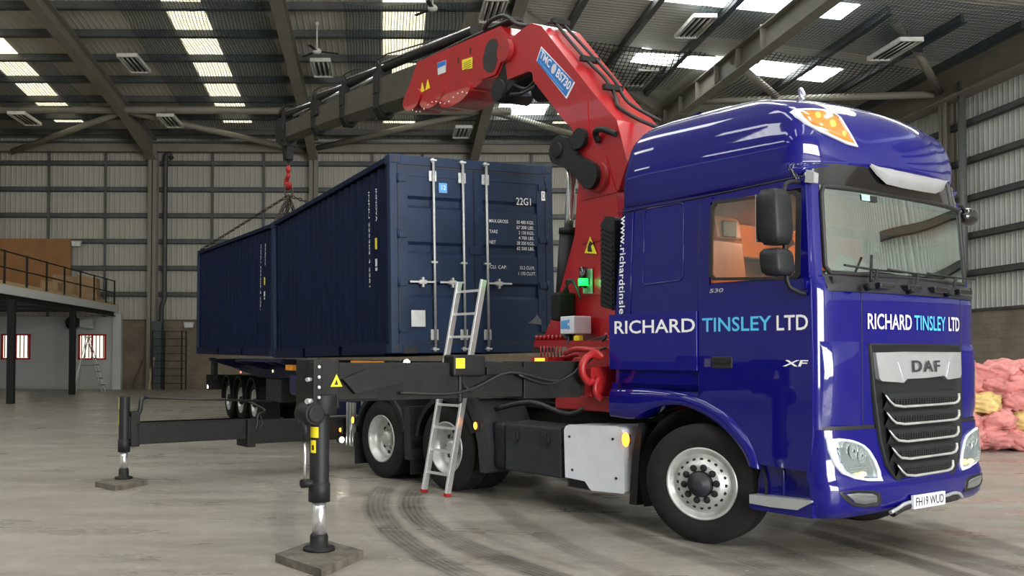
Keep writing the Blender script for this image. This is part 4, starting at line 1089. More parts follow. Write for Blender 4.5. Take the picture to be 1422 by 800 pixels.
# --- red base across the chassis (built in lorry axes)
mb = MB()
mb.box(-2.02, -1.12, .30, 2.25, 1.05, 1.20)
mb.prism([(-.10, 1.22), (-.10, 1.50), (.30, 1.52), (.45, 1.84), (2.2, 1.84), (2.3, 1.7), (2.3, 1.2)], lambda a, b, d: (d, a, b), -1.16, -1.11)
mb.box(-1.58, -1.12, .20, .26, 1.20, 1.70)
mb.box(-1.60, -1.50, .16, .50, 1.22, 1.60)
mb.prism([(-2.10, 1.70), (-1.2, 1.70), (-1.2, 1.78), (-2.05, 1.78)], XZ, .55, 1.95)
mb.prism([(-2.0, 1.2), (-1.95, 1.45), (-1.80, 1.66), (-1.62, 1.66), (-1.5, 1.45), (-1.5, 1.2), (-1.62, 1.2), (-1.66, 1.42), (-1.74, 1.52), (-1.82, 1.45), (-1.86, 1.2)], XZ, .40, .50)
mb.tube([(-2.15, .45, 1.56), (-1.9, .42, 1.62), (-1.65, .35, 1.62), (-1.5, .28, 1.50)], .03, 8)
conv(mb, T, B).each('slewing_base', M['red_dark'], crane, bevel=.012)
mb = MB(); mb.tube([(-1.08, -.02, 1.60), (-1.07, -.12, 1.63), (-1.07, -.22, 1.58), (-1.07, -.26, 1.50), (-1.07, -.24, 1.42), (-1.07, -.17, 1.36), (-1.07, -.12, 1.38)], .035, 8)
mb.tube([(-1.09, -.02, 1.40), (-1.08, -.08, 1.32), (-1.08, -.06, 1.24), (-1.1, .02, 1.2)], .03, 8)
mb.tube([(-1.5, -.06, 1.64), (-1.3, -.10, 1.68), (-1.1, -.06, 1.66), (-1.05, 0, 1.60)], .028, 8)
conv(mb, T, B).each('clamp', M['red_dark'], crane)
mb = MB()
for k in range(14):
    a = 2*PI*k/14; c_ = Vector((-1.6+.42*math.cos(a), 1.25+.42*math.sin(a), 1.78)); mb.cyl(c_, c_+Vector((0, 0, .09)), .028, n=8)
conv(mb, T, B).each('base_bolt', M['red'], crane)
mb = MB().cyl((-1.6, 1.25, 1.60), (-1.6, 1.25, 1.80), .52, n=40); mb.cyl((-1.6, 1.25, 1.80), (-1.6, 1.25, 1.84), .46, n=40)
conv(mb, T, B).build('slew_ring', M['red'], crane)
mb = MB()
for k in range(7): mb.cyl((-2.18, .25+.05*k, 1.60), (-2.18, .24+.05*k, 1.72), .008, n=6)
mb.box(-2.26, -2.0, .18, .58, 1.52, 1.60); conv(mb, T, B).each('control_lever', M['red_dark'], crane)
mb = MB(); mb.box(-2.265, -2.26, .22, .5, 1.535, 1.585).box(-2.2, -2.05, .172, .18, 1.53, 1.59); conv(mb, T, B).each('yellow_stripe', mat('yellow lit strip', (.9, .55, .02), .5, emit=(1, .6, .05), estr=.8), crane)
# --- column, front face at b = +-.30
def plate(pts, d0, d1, name, m, bevel=.01, par=None, **k):
    return MB().prism(pts, XZ, d0, d1).build(name, M[m] if isinstance(m, str) else m, par or crane, bevel=bevel, **k)
col = plate([(.62, 1.80), (1.52, 1.80), (1.36, 2.0), (1.12, 2.45), (.86, 3.02), (.82, 3.45), (.76, 3.72), (.55, 3.9), (.30, 3.85), (.12, 3.4), (.02, 2.6), (-.15, 1.80)], -.30, .30, 'column', 'red', .03)
plate([(.55, 1.72), (1.60, 1.72), (1.60, 1.80), (.55, 1.80)], -.3, .36, 'column_foot', 'red', .01)
mb = MB()
for k in range(8): mb.cyl((1.0+.082*k, .33, 1.80), (1.0+.082*k, .33, 1.865), .026, n=10)
mb.each('base_bolt', M['red'], crane)
mb = MB()
for zz in (2.3, 2.9, 3.4): mb.box(.10, .72, .295, .312, zz, zz+.03)
mb.each('weld_rib', M['red_dark'], col)
# main boom: cranked box with lighter top plate
MBP = [(.45, 3.42), (.82, 3.62), (.78, 3.97), (.90, 4.20), (.95, 4.37), (1.22, 4.69), (1.70, 5.16), (1.82, 5.22), (1.93, 5.22), (2.30, 5.24), (2.34, 5.45), (2.16, 5.77), (1.95, 5.80), (1.75, 5.81), (1.53, 5.70), (.52, 4.60), (.12, 4.2), (-.05, 3.7), (.10, 3.42)]
mbm = MB().prism(MBP, XZ, -.29, .29)
boom = mbm.build('main_boom', M['red'], crane, bevel=.035, segs=3)
MB().prism([(.60, 4.05), (1.05, 4.40), (1.70, 5.06), (1.78, 5.46), (1.55, 5.56), (.62, 4.52)], XZ, .29, .298).build('side_plate', M['red'], boom, bevel=.006)
MB().prism([(.60, 4.05), (1.05, 4.40), (1.70, 5.06), (1.78, 5.46), (1.55, 5.56), (.62, 4.52)], XZ, -.298, -.29).build('side_plate', M['red'], boom, bevel=.006)
mb = MB().cyl((.42, -.34, 3.62), (.42, .34, 3.62), .17, n=28).cyl((2.30, -.36, 5.62), (2.30, .36, 5.62), .15, n=28)
mb.each('pivot_pin', M['red_dark'], boom)
# badge on the boom
SB = [Vector((1.52, 0, 5.44)), Vector((.85, 0, 4.81)), Vector((1.01, 0, 4.66)), Vector((1.62, 0, 5.29))]
sgn_ = MB().prism([(p.x, p.z) for p in SB], XZ, .298, .304).build('sign_badge', M['white_print'], boom)
cS = sum(SB, Vector())/4
MB().prism([(cS.x+(p.x-cS.x)*.965, cS.z+(p.z-cS.z)*.93) for p in SB], XZ, .3045, .3065).build('sign_panel', M['blue_sticker'], sgn_, label='mid blue badge panel')
def onS(u, v):   # u along the long side, v up
    a = SB[0].lerp(SB[1], u); b = SB[3].lerp(SB[2], u); p = b.lerp(a, v); return (p.x, .309, p.z)
mb = MB(); text(mb, 'TMC', onS, .05, .37, .40, .90, 0, .02); mb.build('lettering', M['white_print'], sgn_, label='white letters TMC')
mb = MB(); text(mb, 'BS730', onS, .57, .96, .40, .90, 0, .02); mb.build('lettering', M['white_print'], sgn_, label='white letters BS730')
mb = MB(); text(mb, 'TELEPHONE NUMBER'[:0] or 'LOADER CRANES', onS, .10, .90, .12, .26, 0, .0) if False else mb.add([onS(*q) for q in ((.10, .14), (.86, .14), (.86, .22), (.10, .22))], [(0, 1, 2, 3)])
mb.build('white_line', M['lightblue_sticker'], sgn_)
mb = MB(); mb.prism([(onS(.47+.055*math.cos(t*PI/8), .62+.30*math.sin(t*PI/8))[0], onS(.47+.055*math.cos(t*PI/8), .62+.30*math.sin(t*PI/8))[2]) for t in range(16)], XZ, .3065, .309)
mb.build('emblem', M['white_sticker'], sgn_, label='round pale emblem')
# --- outer boom housing (red)
OB = [(5.46, 5.84), (5.30, 5.97), (5.08, 6.20), (5.03, 6.27), (4.4, 6.22), (2.60, 6.06), (2.36, 5.86), (2.42, 5.62), (2.66, 5.38), (3.04, 5.44), (3.22, 5.40), (3.75, 5.42), (4.48, 5.62), (4.75, 5.58), (5.04, 5.56), (5.40, 5.73)]
ob = plate(OB, -.21, .21, 'outer_boom_housing', 'red', .03)
OBf = plate([(2.60, 6.02), (3.28, 6.08), (3.20, 5.95), (3.22, 5.55), (3.05, 5.45), (2.68, 5.42), (2.46, 5.64), (2.42, 5.84)], .205, .235, 'cheek_plate', 'red', .01, par=ob)
plate([(2.60, 6.02), (3.28, 6.08), (3.20, 5.95), (3.22, 5.55), (3.05, 5.45), (2.68, 5.42), (2.46, 5.64), (2.42, 5.84)], -.235, -.205, 'cheek_plate', 'red', .01, par=ob)
sl = [(2.77, 5.93), (2.66, 5.90), (2.60, 5.80), (2.60, 5.68), (2.67, 5.53), (2.76, 5.47), (2.87, 5.50), (2.97, 5.58), (3.00, 5.72), (2.93, 5.87), (2.86, 5.93)]
plate(sl, .232, .240, 'slot', 'mesh_black', 0, par=ob)
for (cx, cz, rx, rz_, nm) in ((3.78, 5.43, .46, .16, 'bulge'), (4.45, 5.56, .40, .15, 'bulge'), (5.15, 5.70, .30, .17, 'nose_block')):
    pts_ = [(cx+rx*math.cos(a*PI/10), cz+rz_*math.sin(a*PI/10)) for a in range(20)]
    plate(pts_, -.25, .25, nm, 'red', .02, par=ob)
mb = MB()
for k in range(14):
    x_ = 3.4+.13*k; z_ = 5.32+.045*math.sin(k)+.011*k; mb.cyl((x_, .25, z_+.03), (x_, .262, z_+.03), .010, n=8)
mb.each('rivet', M['white_print'], ob)
def decal(pts, m, par, y=.236, nm='sticker', label=None): return MB().prism(pts, XZ, y-.012 if False else y-.003, y).build(nm, M[m], par, label=label)
decal([(4.35, 6.06), (4.08, 6.03), (4.09, 5.85), (4.33, 5.87)], 'white_sticker', ob, .216, label='white sticker with blue top'); decal([(4.345, 6.055), (4.085, 6.025), (4.09, 5.96), (4.34, 5.975)], 'blue_sticker', ob, .218)
decal([(3.61, 5.89), (3.31, 5.85), (3.32, 5.69), (3.60, 5.74)], 'yellow_sticker', ob, .216, label='yellow text sticker')
mb = MB()
for k in range(4): mb.box(3.36, 3.56, .216, .218, 5.725+.03*k+.0, 5.732+.03*k)
mb.each('print_line', M['black_print'], ob)
for x0 in (4.66, 4.84): decal([(x0-.08, 5.74), (x0+.08, 5.74), (x0, 5.90)], 'yellow_sticker', ob, .216, 'warning_triangle')
mb = MB()
for x_, z_ in ((3.38, 5.96), (3.72, 5.92), (2.9, 6.02)): mb.prism([(x_-.015, z_-.05), (x_+.015, z_-.05), (x_+.015, z_+.04), (x_-.015, z_+.04)], XZ, .209, .214)
mb.each('slot_hole', M['mesh_black'], ob)
# hydraulic pipes along the top of the boom
mb = MB()
for k in range(3):
    o = .05*k
    mb.tube([(5.0, .10-o, 6.30), (3.9, .12-o, 6.23), (3.1, .12-o, 6.17), (2.70, .12-o, 6.14), (2.35, .12-o, 6.10)], .028, 8)
mb.tube([(3.1, .16, 6.19), (2.85, .2, 6.22), (2.5, .2, 6.17), (2.2, .2, 5.96), (1.9, .2, 5.84)], .03, 8)
mb.each('hydraulic_hose', M['hose'], ob)
mb = MB()
mb.tube([(1.62, .12, 5.80), (1.50, .10, 5.75), (1.2, .08, 5.42), (.9, .06, 5.10), (.66, .03, 4.86), (.50, .03, 4.66), (.38, .08, 4.50), (.28, .12, 4.40), (.10, .05, 4.25), (-.25, 0, 4.05)], .022, 8)
mb.tube([(1.55, -.02, 5.80), (1.2, -.04, 5.45), (.6, -.06, 4.83), (.42, -.04, 4.60), (.22, -.02, 4.42), (-.2, -.05, 4.15)], .02, 8)
mb.each('hydraulic_hose', M['hose'], boom)
mb = MB()
for x_, z_ in ((1.50, 5.77), (.92, 5.13), (.50, 4.68)): mb.box(x_-.03, x_+.03, -.1, .16, z_-.02, z_+.04)
mb.each('pipe_clamp', M['black_steel'], boom)
# --- telescopic sections
secs = [((4.8, 6.0), (6.62, 6.20), .60, .165), ((6.5, 6.19), (8.20, 6.37), .54, .150), ((8.1, 6.36), (9.72, 6.51), .48, .135), ((9.6, 6.50), (11.55, 6.66), .42, .12)]
collar_c = [(6.66, 6.20), (8.24, 6.38), (9.80, 6.52), (11.72, 6.66)]
ext = []
for k, ((xa, za), (xb_, zb_), h, hw) in enumerate(secs):
    za_ = za-.06; zb2 = zb_-.06
    mb = MB(); p0 = [(xa, za_-h*.30), (xb_, zb2-h*.30), (xb_, zb2+h*.5), (xa, za_+h*.5)]
    # hexagonal beam: flat sides, V-shaped belly
    def hexr(x, z): return [(x, hw, z-h*.28), (x, hw, z+h*.5), (x, -hw, z+h*.5), (x, -hw, z-h*.28), (x, -hw*.45, z-h*.5), (x, hw*.45, z-h*.5)]
    mb.grid([hexr(xa, za_), hexr(xb_, zb2)], 0, False, closed=True); mb.add(hexr(xb_, zb2), [tuple(range(6))])
    e = mb.build('boom_extension', M['olive_steel'], crane); ext.append(e)
    cx, cz = collar_c[k]; hh = h*1.16; w2 = hw+.035
    mb = MB()
    def coll(x, g=1.0): return [(x, w2*g, cz-.06-hh*.30), (x-.02, w2*g, cz-.06+hh*.52), (x-.02, -w2*g, cz-.06+hh*.52), (x, -w2*g, cz-.06-hh*.30), (x, -w2*.5, cz-.06-hh*.54), (x, w2*.5, cz-.06-hh*.54)]
    mb.grid([coll(cx-.10, .97), coll(cx-.08), coll(cx+.06), coll(cx+.08, .97)], 0, False, closed=True); mb.add(coll(cx+.08, .97), [tuple(range(6))]); mb.add(coll(cx-.10, .97), [tuple(range(6))])
    mb.box(cx-.30 if k == 2 else cx-.12, cx+.05, w2*.4, w2+.012, cz-.02, cz+hh*.50)
    mb.build('collar', M['black_steel'], e, bevel=.008)
    # lug and hydraulic cylinder riding on top
    zt = cz+hh*.5
    mb = MB().box(cx-.10, cx+.12, -.10, .12, zt-.06, zt+.22); mb.build('cylinder_lug', M['black_steel'], e, bevel=.01)
    L_ = (3.1, 1.75, 1.65, 1.7)[k]
    mb = MB().cyl((cx-.05, .04, zt+.10), (cx-L_, .04, zt+.13-.115*L_+.02), .075, n=14)
    mb.cyl((cx-.02, -.08, zt+.16), (cx-L_*.9, -.08, zt+.18-.11*L_), .06, n=12); mb.each('extension_cylinder', M['black_steel'], e)
    mb = MB().cyl((cx+.05, .06, zt+.02), (cx+(1.35 if k < 3 else .18), .06, zt+.03+.05), .032, n=12); mb.cyl((cx-L_, .10, zt+.16-.11*L_), (cx-.1, .10, zt+.17), .016, n=10)
    mb.each('chrome_rod', M['chrome'], e)
    mb = MB().tube([(cx-.1, .10, zt+.1), (cx+.02, .13, zt+.24), (cx-.25, .1, zt+.27), (cx-.6, .08, zt+.22), (cx-L_*.8, .08, zt-.08*L_+.15)], .013, 6)
    mb.build('hose', M['hose'], e)
e = ext[-1]
mb = MB().prism([(11.55, 6.28), (11.80, 6.32), (12.15, 6.50), (12.30, 6.90), (12.1, 7.0), (11.8, 6.98), (11.6, 6.90)], XZ, -.14, .14)
mb.prism([(11.60, 6.0), (11.82, 6.0), (11.92, 6.35), (11.55, 6.38)], XZ, -.08, .08)
mb.build('boom_tip', M['black_steel'], e, bevel=.02)
mb = MB()
for k in range(5): mb.tube([(11.5, .02*k, 6.98), (11.8, .03*k, 7.08+.03*k), (12.2, .02*k, 7.08), (12.42, .01*k, 6.92-.02*k), (12.3, 0, 6.8)], .013, 6)
mb.each('hose', M['hose'], e)
# --- knuckle links and lift cylinders
mb = MB()
def link(p, q, r0, r1, y0, y1, mi=0):
    d = Vector((q[0]-p[0], 0, q[1]-p[1])); L_ = d.length; a = math.atan2(d.z, d.x); pts_ = []
    for i in range(9): t = a+PI/2+PI*i/8; pts_.append((p[0]+r0*math.cos(t), p[1]+r0*math.sin(t)))
    m_ = ((p[0]+q[0])/2, (p[1]+q[1])/2); rm = min(r0, r1)*.62
    pts_.append((m_[0]+rm*math.cos(a-PI/2), m_[1]+rm*math.sin(a-PI/2)))
    for i in range(9): t = a-PI/2+PI*i/8; pts_.append((q[0]+r1*math.cos(t), q[1]+r1*math.sin(t)))
    pts_.append((m_[0]+rm*math.cos(a+PI/2), m_[1]+rm*math.sin(a+PI/2)))
    return MB().prism(pts_, XZ, y0, y1)
link((1.06, 4.05), (.48, 3.64), .17, .15, .30, .40).build('link_arm', M['black_plastic'], crane, bevel=.02)
link((1.06, 4.05), (.48, 3.64), .17, .15, -.40, -.30).build('link_arm', M['black_plastic'], crane, bevel=.02)
link((1.04, 4.02), (.72, 4.12), .14, .12, .30, .36).build('link_arm', M['black_plastic'], crane, bevel=.02)
MB().cyl((1.06, -.42, 4.05), (1.06, .43, 4.05), .09, n=20).build('link_pin', M['black_steel'], crane)
cy0 = Vector((1.28, .16, 1.95)); cy1 = Vector((1.06, .16, 4.02)); md = cy0.lerp(cy1, .56)
for sy in (1, -1):
    MB().cyl((cy0.x, .17*sy, cy0.z), (md.x, .17*sy, md.z), .105, n=24).cyl((md.x, .17*sy, md.z-.03), (md.x-.003, .17*sy, md.z+.04), .115, n=24).build('lift_cylinder', M['black_plastic'], crane)
    MB().cyl((md.x, .17*sy, md.z), (cy1.x, .17*sy, cy1.z), .055, n=20).build('chrome_rod', M['chrome'], crane)
MB().tube([(.94, .30, 3.2), (.95, .32, 3.7), (1.0, .3, 3.82), (1.12, .3, 3.92)], .02, 8).build('steel_pipe', M['chrome'], crane)
# outer boom cylinder under the elbow
MB().cyl((1.30, 0, 4.92), (1.95, 0, 5.05), .16, n=24).build('fold_cylinder', M['black_plastic'], crane)
MB().cyl((1.95, 0, 5.05), (2.55, 0, 5.18), .07, n=20).build('chrome_rod', M['chrome'], crane)
link((2.62, 5.25), (2.40, 5.62), .15, .13, .10, .2).build('link_arm', M['black_steel'], crane, bevel=.015)
link((2.62, 5.20), (1.85, 5.30), .15, .10, -.05, .22).build('link_arm', M['black_steel'], crane, bevel=.015)
MB().cyl((2.60, -.24, 5.18), (2.60, .26, 5.18), .15, n=24).build('link_pin', M['black_steel'], crane)
mb = MB(); mb.tube([(2.2, .24, 5.15), (1.9, .26, 5.02), (1.6, .27, 5.1), (1.45, .28, 5.0)], .02, 8).tube([(2.3, .24, 5.05), (2.0, .26, 4.98), (1.7, .26, 5.0)], .02, 8); mb.each('hydraulic_hose', M['hose'], crane)
# bracket at the back of the knee
mb = MB().tube([(.42, .30, 4.02), (.40, .36, 4.12), (.25, .38, 4.12), (.05, .36, 4.02)], .035, 8); mb.build('hose_bracket', M['black_steel'], crane)
# --- column fittings: warning sticker, beacon, control box, hoses
decal([(.66, 2.79), (.44, 2.76), (.56, 2.97)], 'yellow_sticker', crane, .315, 'warning_triangle')
mb = MB().prism([(.60, 2.80), (.52, 2.79), (.545, 2.86), (.50, 2.88), (.56, 2.92), (.60, 2.86)], XZ, .315, .318); mb.build('pictogram', M['black_print'], crane)
decal([(.69, 2.61), (.52, 2.60), (.52, 2.32), (.69, 2.33)], 'lightgreen', crane, .315, label='pale reflective panel')
bc = MB().cyl((.60, .38, 2.38), (.60, .38, 2.62), .045, n=20).box(.57, .63, .30, .36, 2.42, 2.5).build('beacon', M['gloss_black'], crane)
MB().cyl((.60, .38, 2.41), (.60, .38, 2.49), .056, n=20).build('lit_lens', M['lamp_green'], bc, label='lit green ring')
gl = bpy.data.lights.new('beacon_light', 'POINT'); gl.energy = 1.3; gl.color = (.05, 1, .3); gl.shadow_soft_size = .05
glo = bpy.data.objects.new('beacon_light', gl); COL.objects.link(glo); glo.parent = crane; glo.location = (.60, .50, 2.45)
cb = MB().box(.48, .74, .36, .60, 1.86, 2.06).build('control_box', M['white_paint'], crane, bevel=.012, label='white control box with a blue mark')
mb = MB().prism([(.72, 1.92), (.62, 1.92), (.56, 1.91), (.56, 1.95), (.60, 1.955), (.60, 1.98), (.56, 1.99), (.56, 2.02), (.62, 2.015), (.72, 2.01)], XZ, .601, .604); mb.build('blue_mark', M['lightblue_sticker'], cb)
MB().box(.84, 1.0, .30, .55, 2.02, 2.35).build('valve_block', M['black_steel'], crane, bevel=.03)
mb = MB()
for k in range(5): mb.tube([(.9, .35+.03*k, 2.3), (.82-.02*k, .45, 2.48), (.70, .42, 2.42), (.62, .40, 2.25)], .014, 6)
for k in range(5): mb.tube([(.62+.05*k, .5, 2.0), (.60+.05*k, .52, 1.86), (.42+.03*k, .55, 1.76), (.15, .62, 1.78-.03*k), (-.2, .7, 1.82)], .016, 6)
for k in range(3): mb.tube([(.70, .50, 1.98), (.55, .62, 1.7-.05*k), (.4, .72, 1.5), (.5, .8, 1.3), (.7, .8, 1.2)], .014, 6)
mb.each('hydraulic_hose', M['hose'], crane)
MB().box(.42, .52, .52, .58, 1.76, 1.84).build('yellow_knob', M['yellow_sticker'], crane, bevel=.01)
MB().box(.35, .50, .42, .60, 1.30, 1.45).build('valve_block', M['black_steel'], crane, bevel=.02)
# black intake stack with slanted ribs right behind the cab (lorry axes)
mb = MB()
PT = [(-.02, 2.06), (.34, 2.02), (.36, 2.92), (.30, 2.97), (.02, 2.95), (-.04, 2.85)]
mb.prism([(-1.15, 2.10), (-.97, 2.05), (-.97, 2.96), (-1.08, 2.98), (-1.14, 2.92)], XZ, .08, .5)
st = conv(mb, T, W); st = conv(mb, W, T).build('air_intake', M['black_plastic'], lorry, bevel=.03)
mb = MB()
for k in range(17):
    z0 = 2.14+.047*k; mb.bar((-1.135, .072, z0), (-.985, .072, z0-.075), .022, .020, up=(0, 1, 0))
mb.each('intake_rib', M['black_plastic'], st)
# --- outriggers (lorry axes)
def obox(mb, x0, x1, y0, y1, z0, z1): return mb.box(x0, x1, y0, y1, z0, z1)
mb = MB(); mb.box(-1.44, -1.20, -2.90, -.10, 1.235, 1.55)
ob1 = conv(mb, T, B).build('outrigger_beam', M['black_steel'], crane, bevel=.006)
mb = MB(); mb.box(-1.48, -1.17, -.9, -.18, 1.215, 1.56).prism([(-2.87, 1.42), (-2.62, 1.50), (-2.20, 1.50), (-2.20, 1.40), (-2.75, 1.30)], lambda a, b, d: (d, a, b), -1.20, -1.12)
mb.box(-1.20, -1.16, -1.35, -.85, 1.44, 1.51).box(-1.20, -1.17, -2.9, -2.5, 1.25, 1.45)
conv(mb, T, B).each('beam_sleeve', M['black_steel'], ob1, bevel=.006)
mb = MB().box(-1.30, -1.14, -1.74, -1.38, 1.43, 1.62).box(-1.24, -1.18, -1.65, -1.60, 1.19, 1.45); conv(mb, T, B).build('beam_bracket', M['black_steel'], ob1, bevel=.02)
mb = MB().box(-1.139, -1.136, -1.72, -1.62, 1.50, 1.59); conv(mb, T, B).build('yellow_sticker', M['yellow_sticker'], ob1)
mb = MB().tube([(-1.15, -2.3, 1.30), (-1.14, -1.8, 1.28), (-1.14, -1.5, 1.33), (-1.14, -1.1, 1.46), (-1.14, -.6, 1.38), (-1.14, -.35, 1.42), (-1.14, -.1, 1.6), (-1.2, .2, 1.7)], .012, 6).tube([(-1.14, -1.0, 1.44), (-1.14, -.6, 1.35), (-1.14, -.2, 1.5), (-1.2, .1, 1.66)], .012, 6)
mb.tube([(-1.16, -1.62, 1.35), (-1.14, -1.55, 1.30), (-1.15, -1.4, 1.36)], .01, 6)
conv(mb, T, B).each('hydraulic_hose', M['hose'], ob1)
def leg(x, y, ztop, zbar, r, rr_, padz=.065, ob=None, drum=True):
    mb = MB().lathe([(.001, ztop), (r*.95, ztop), (r, ztop-.01), (r, zbar+.16), (r*1.02, zbar+.15), (r*1.12, zbar+.14), (r*1.12, zbar), (r*.9, zbar-.005), (rr_, zbar-.005)], (x, y, 0), (0, 0, 1), 28)
    lg = conv(mb, T, B).build('outrigger_leg', M['black_plastic'], crane)
    mb = MB().cyl((x, y, zbar+.05), (x, y, padz+.09), rr_, n=24); conv(mb, T, B).build('chrome_rod', M['chrome'], lg)
    mb = MB().lathe([(.001, padz+.13), (rr_*1.15, padz+.13), (rr_*1.3, padz+.11), (rr_*1.3, padz+.03), (rr_*2.2, padz+.025), (rr_*2.3, padz+.001), (.001, padz+.001)], (x, y, 0), (0, 0, 1), 24); conv(mb, T, B).build('leg_foot', M['black_steel'], lg)
    return lg
lg1 = leg(-1.2, -3.04, 1.26, .45, .078, .056)
mb = MB().box(-1.46, -1.16, -3.12, -2.88, 1.18, 1.58).box(-1.20, -1.12, -3.14, -3.06, 1.2, 1.56).cyl((-1.10, -3.13, 1.15), (-1.30, -3.13, 1.15), .09, n=24).cyl((-1.08, -3.13, 1.15), (-1.10, -3.13, 1.15), .07, n=24)
mb.cyl((-1.2, -3.02, 1.14), (-1.2, -3.02, 1.30), .12, n=24)
conv(mb, T, B).each('leg_bracket', M['black_steel'], lg1, bevel=.01)
mb = MB()
for z in (1.28, 1.36, 1.44, 1.52): mb.cyl((-1.115, -3.10, z), (-1.10, -3.10, z), .013, n=8)
mb.cyl((-1.15, -3.15, 1.42), (-1.12, -3.2, 1.42), .016, n=8).cyl((-1.15, -3.14, 1.25), (-1.12, -3.2, 1.25), .022, n=8)
conv(mb, T, B).each('bolt', M['galv'], lg1)
mb = MB().cyl((-1.2, -3.17, 1.12), (-1.2, -3.17, .93), .026, n=12); conv(mb, T, B).build('strut_cylinder', M['black_plastic'], lg1)
mb = MB().cyl((-1.2, -3.17, .93), (-1.2, -3.17, .62), .011, n=10); conv(mb, T, B).build('chrome_rod', M['chrome'], lg1)
mb = MB().cyl((-1.2, -3.20, .60), (-1.2, -3.04, .60), .035, n=12); conv(mb, T, B).build('strut_lug', M['black_steel'], lg1)
def wrap(x, y, z0, z1, a0, a1, r, m, par, nm, lab=None):
    rows = [[(x+r*math.cos(math.radians(lerp(a0, a1, i/6))), y+r*math.sin(math.radians(lerp(a0, a1, i/6))), z) for i in range(7)] for z in (z0, z1)]
    return conv(MB().grid(rows, 0, True), T, B).build(nm, M[m], par, label=lab)
wrap(-1.2, -3.04, .96, 1.045, -95, -35, .080, 'yellow_sticker', lg1, 'yellow_sticker')
wrap(-1.2, -3.04, .84, .94, -90, -50, .080, 'yellow_sticker', lg1, 'yellow_sticker')
wrap(-1.2, -3.04, .862, .90, -77, -62, .0815, 'black_print', lg1, 'pictogram')
mb = MB().prism([(-2.97, 1.36), (-2.86, 1.36), (-2.915, 1.46)], lambda a, b, d: (d, a, b), -1.155, -1.15); conv(mb, T, B).build('warning_triangle', M['yellow_sticker'], lg1)
mb = MB().prism([(-2.935, 1.375), (-2.90, 1.375), (-2.915, 1.42)], lambda a, b, d: (d, a, b), -1.15, -1.148); conv(mb, T, B).build('pictogram', M['black_print'], lg1)
# rear outrigger
mb = MB().box(-6.36, -6.12, -2.90, -1.30, .49, .76).box(-6.37, -6.11, -2.9, -1.3, .49, .505).box(-6.37, -6.11, -2.9, -1.3, .745, .76); ob2 = conv(mb, T, B).build('outrigger_beam', M['black_steel'], crane, bevel=.006)
mb = MB().box(-6.40, -6.08, -1.36, .6, .42, .72); mb.box(-6.42, -6.06, -1.42, -1.30, .38, .76); conv(mb, T, B).build('beam_sleeve', M['black_steel'], ob2, bevel=.01)
lg2 = leg(-6.195, -3.04, 1.09, .40, .068, .048)
wrap(-6.195, -3.04, .93, 1.08, -120, -80, .0695, 'yellow_sticker', lg2, 'yellow_sticker'); wrap(-6.195, -3.04, .74, .90, -115, -85, .0695, 'yellow_sticker', lg2, 'yellow_sticker')
mb = MB().box(-6.3, -6.12, -2.98, -2.86, .46, .90); mb.box(-6.24, -6.14, -3.0, -2.9, .56, .84); conv(mb, T, B).build('leg_bracket', M['black_steel'], lg2, bevel=.01)
mb = MB().cyl((-6.2, -2.80, 1.07), (-6.2, -1.0, .98), .014, n=8).tube([(-6.2, -2.92, .78), (-6.15, -2.86, .9), (-6.15, -2.84, 1.04), (-6.2, -2.78, 1.08)], .03, 8)
mb.tube([(-6.1, -1.35, .55), (-6.08, -1.28, .65), (-6.1, -1.25, .80), (-6.2, -1.1, .86), (-6.3, -1.3, .98)], .018, 8).tube([(-6.1, -1.3, .5), (-6.06, -1.2, .7), (-6.12, -1.22, .82)], .012, 6)
conv(mb, T, B).each('hydraulic_hose', M['hose'], lg2)
mb = MB().ell((-6.09, -1.36, .53), (.03, .04, .035), 10, 8); conv(mb, T, B).build('work_lamp', M['galv'], ob2)
# pads under the feet
for (pts_, lab) in (([(-1.21, -3.42), (-.56, -3.37), (-.95, -2.77), (-1.56, -2.83)], 'square worn outrigger pad under the nearest leg'), ([(-6.03, -3.46), (-5.55, -3.36), (-5.85, -2.86), (-6.42, -2.96)], 'flat outrigger pad under the far left leg')):
    cx = sum(p[0] for p in pts_)/4; cy = sum(p[1] for p in pts_)/4
    tgt = (-1.2, -3.04) if cx > -3 else (-6.195, -3.04); ox, oy = (tgt[0]-cx)*.35, (tgt[1]-cy)*.35
    o = MB().prism([(a+ox, b+oy) for a, b in pts_], XY, 0, .065).build('outrigger_pad', M['pad'], frame=T, bevel=.006)
    tag(o, lab, 'pad', 'pads under the outrigger legs')

# ================================================================== HOOK, CHAINS
HK = (11.70, 0)
hook = thing('crane_hook', 'black and red hook hanging from the tip of the crane boom', 'hook', B, (11.70, 0, 5.9))
MB().tube([(11.70+.06*math.cos(t*PI/8), 0, 6.05+.09*math.sin(t*PI/8)) for t in range(16)], .022, 8, closed=True).build('shackle', M['chain'], hook)
MB().tube([(11.70, .045*math.cos(t*PI/6), 5.93+.07*math.sin(t*PI/6)) for t in range(12)], .016, 8, closed=True).build('link', M['chain'], hook)
MB().ell((11.70, 0, 5.80), (.07, .06, .09), 14, 10).cyl((11.70, 0, 5.86), (11.70, 0, 5.68), .035).build('swivel_block', M['red_dark'], hook)
pts_ = [(11.70, 5.70), (11.70, 5.64), (11.77, 5.60), (11.83, 5.53), (11.82, 5.45), (11.74, 5.39), (11.65, 5.38), (11.57, 5.43), (11.56, 5.49)]
MB().tube([(a, 0, b) for a, b in pts_], [.05, .05, .05, .055, .06, .065, .06, .045, .015], 10).build('hook', M['red_dark'], hook)
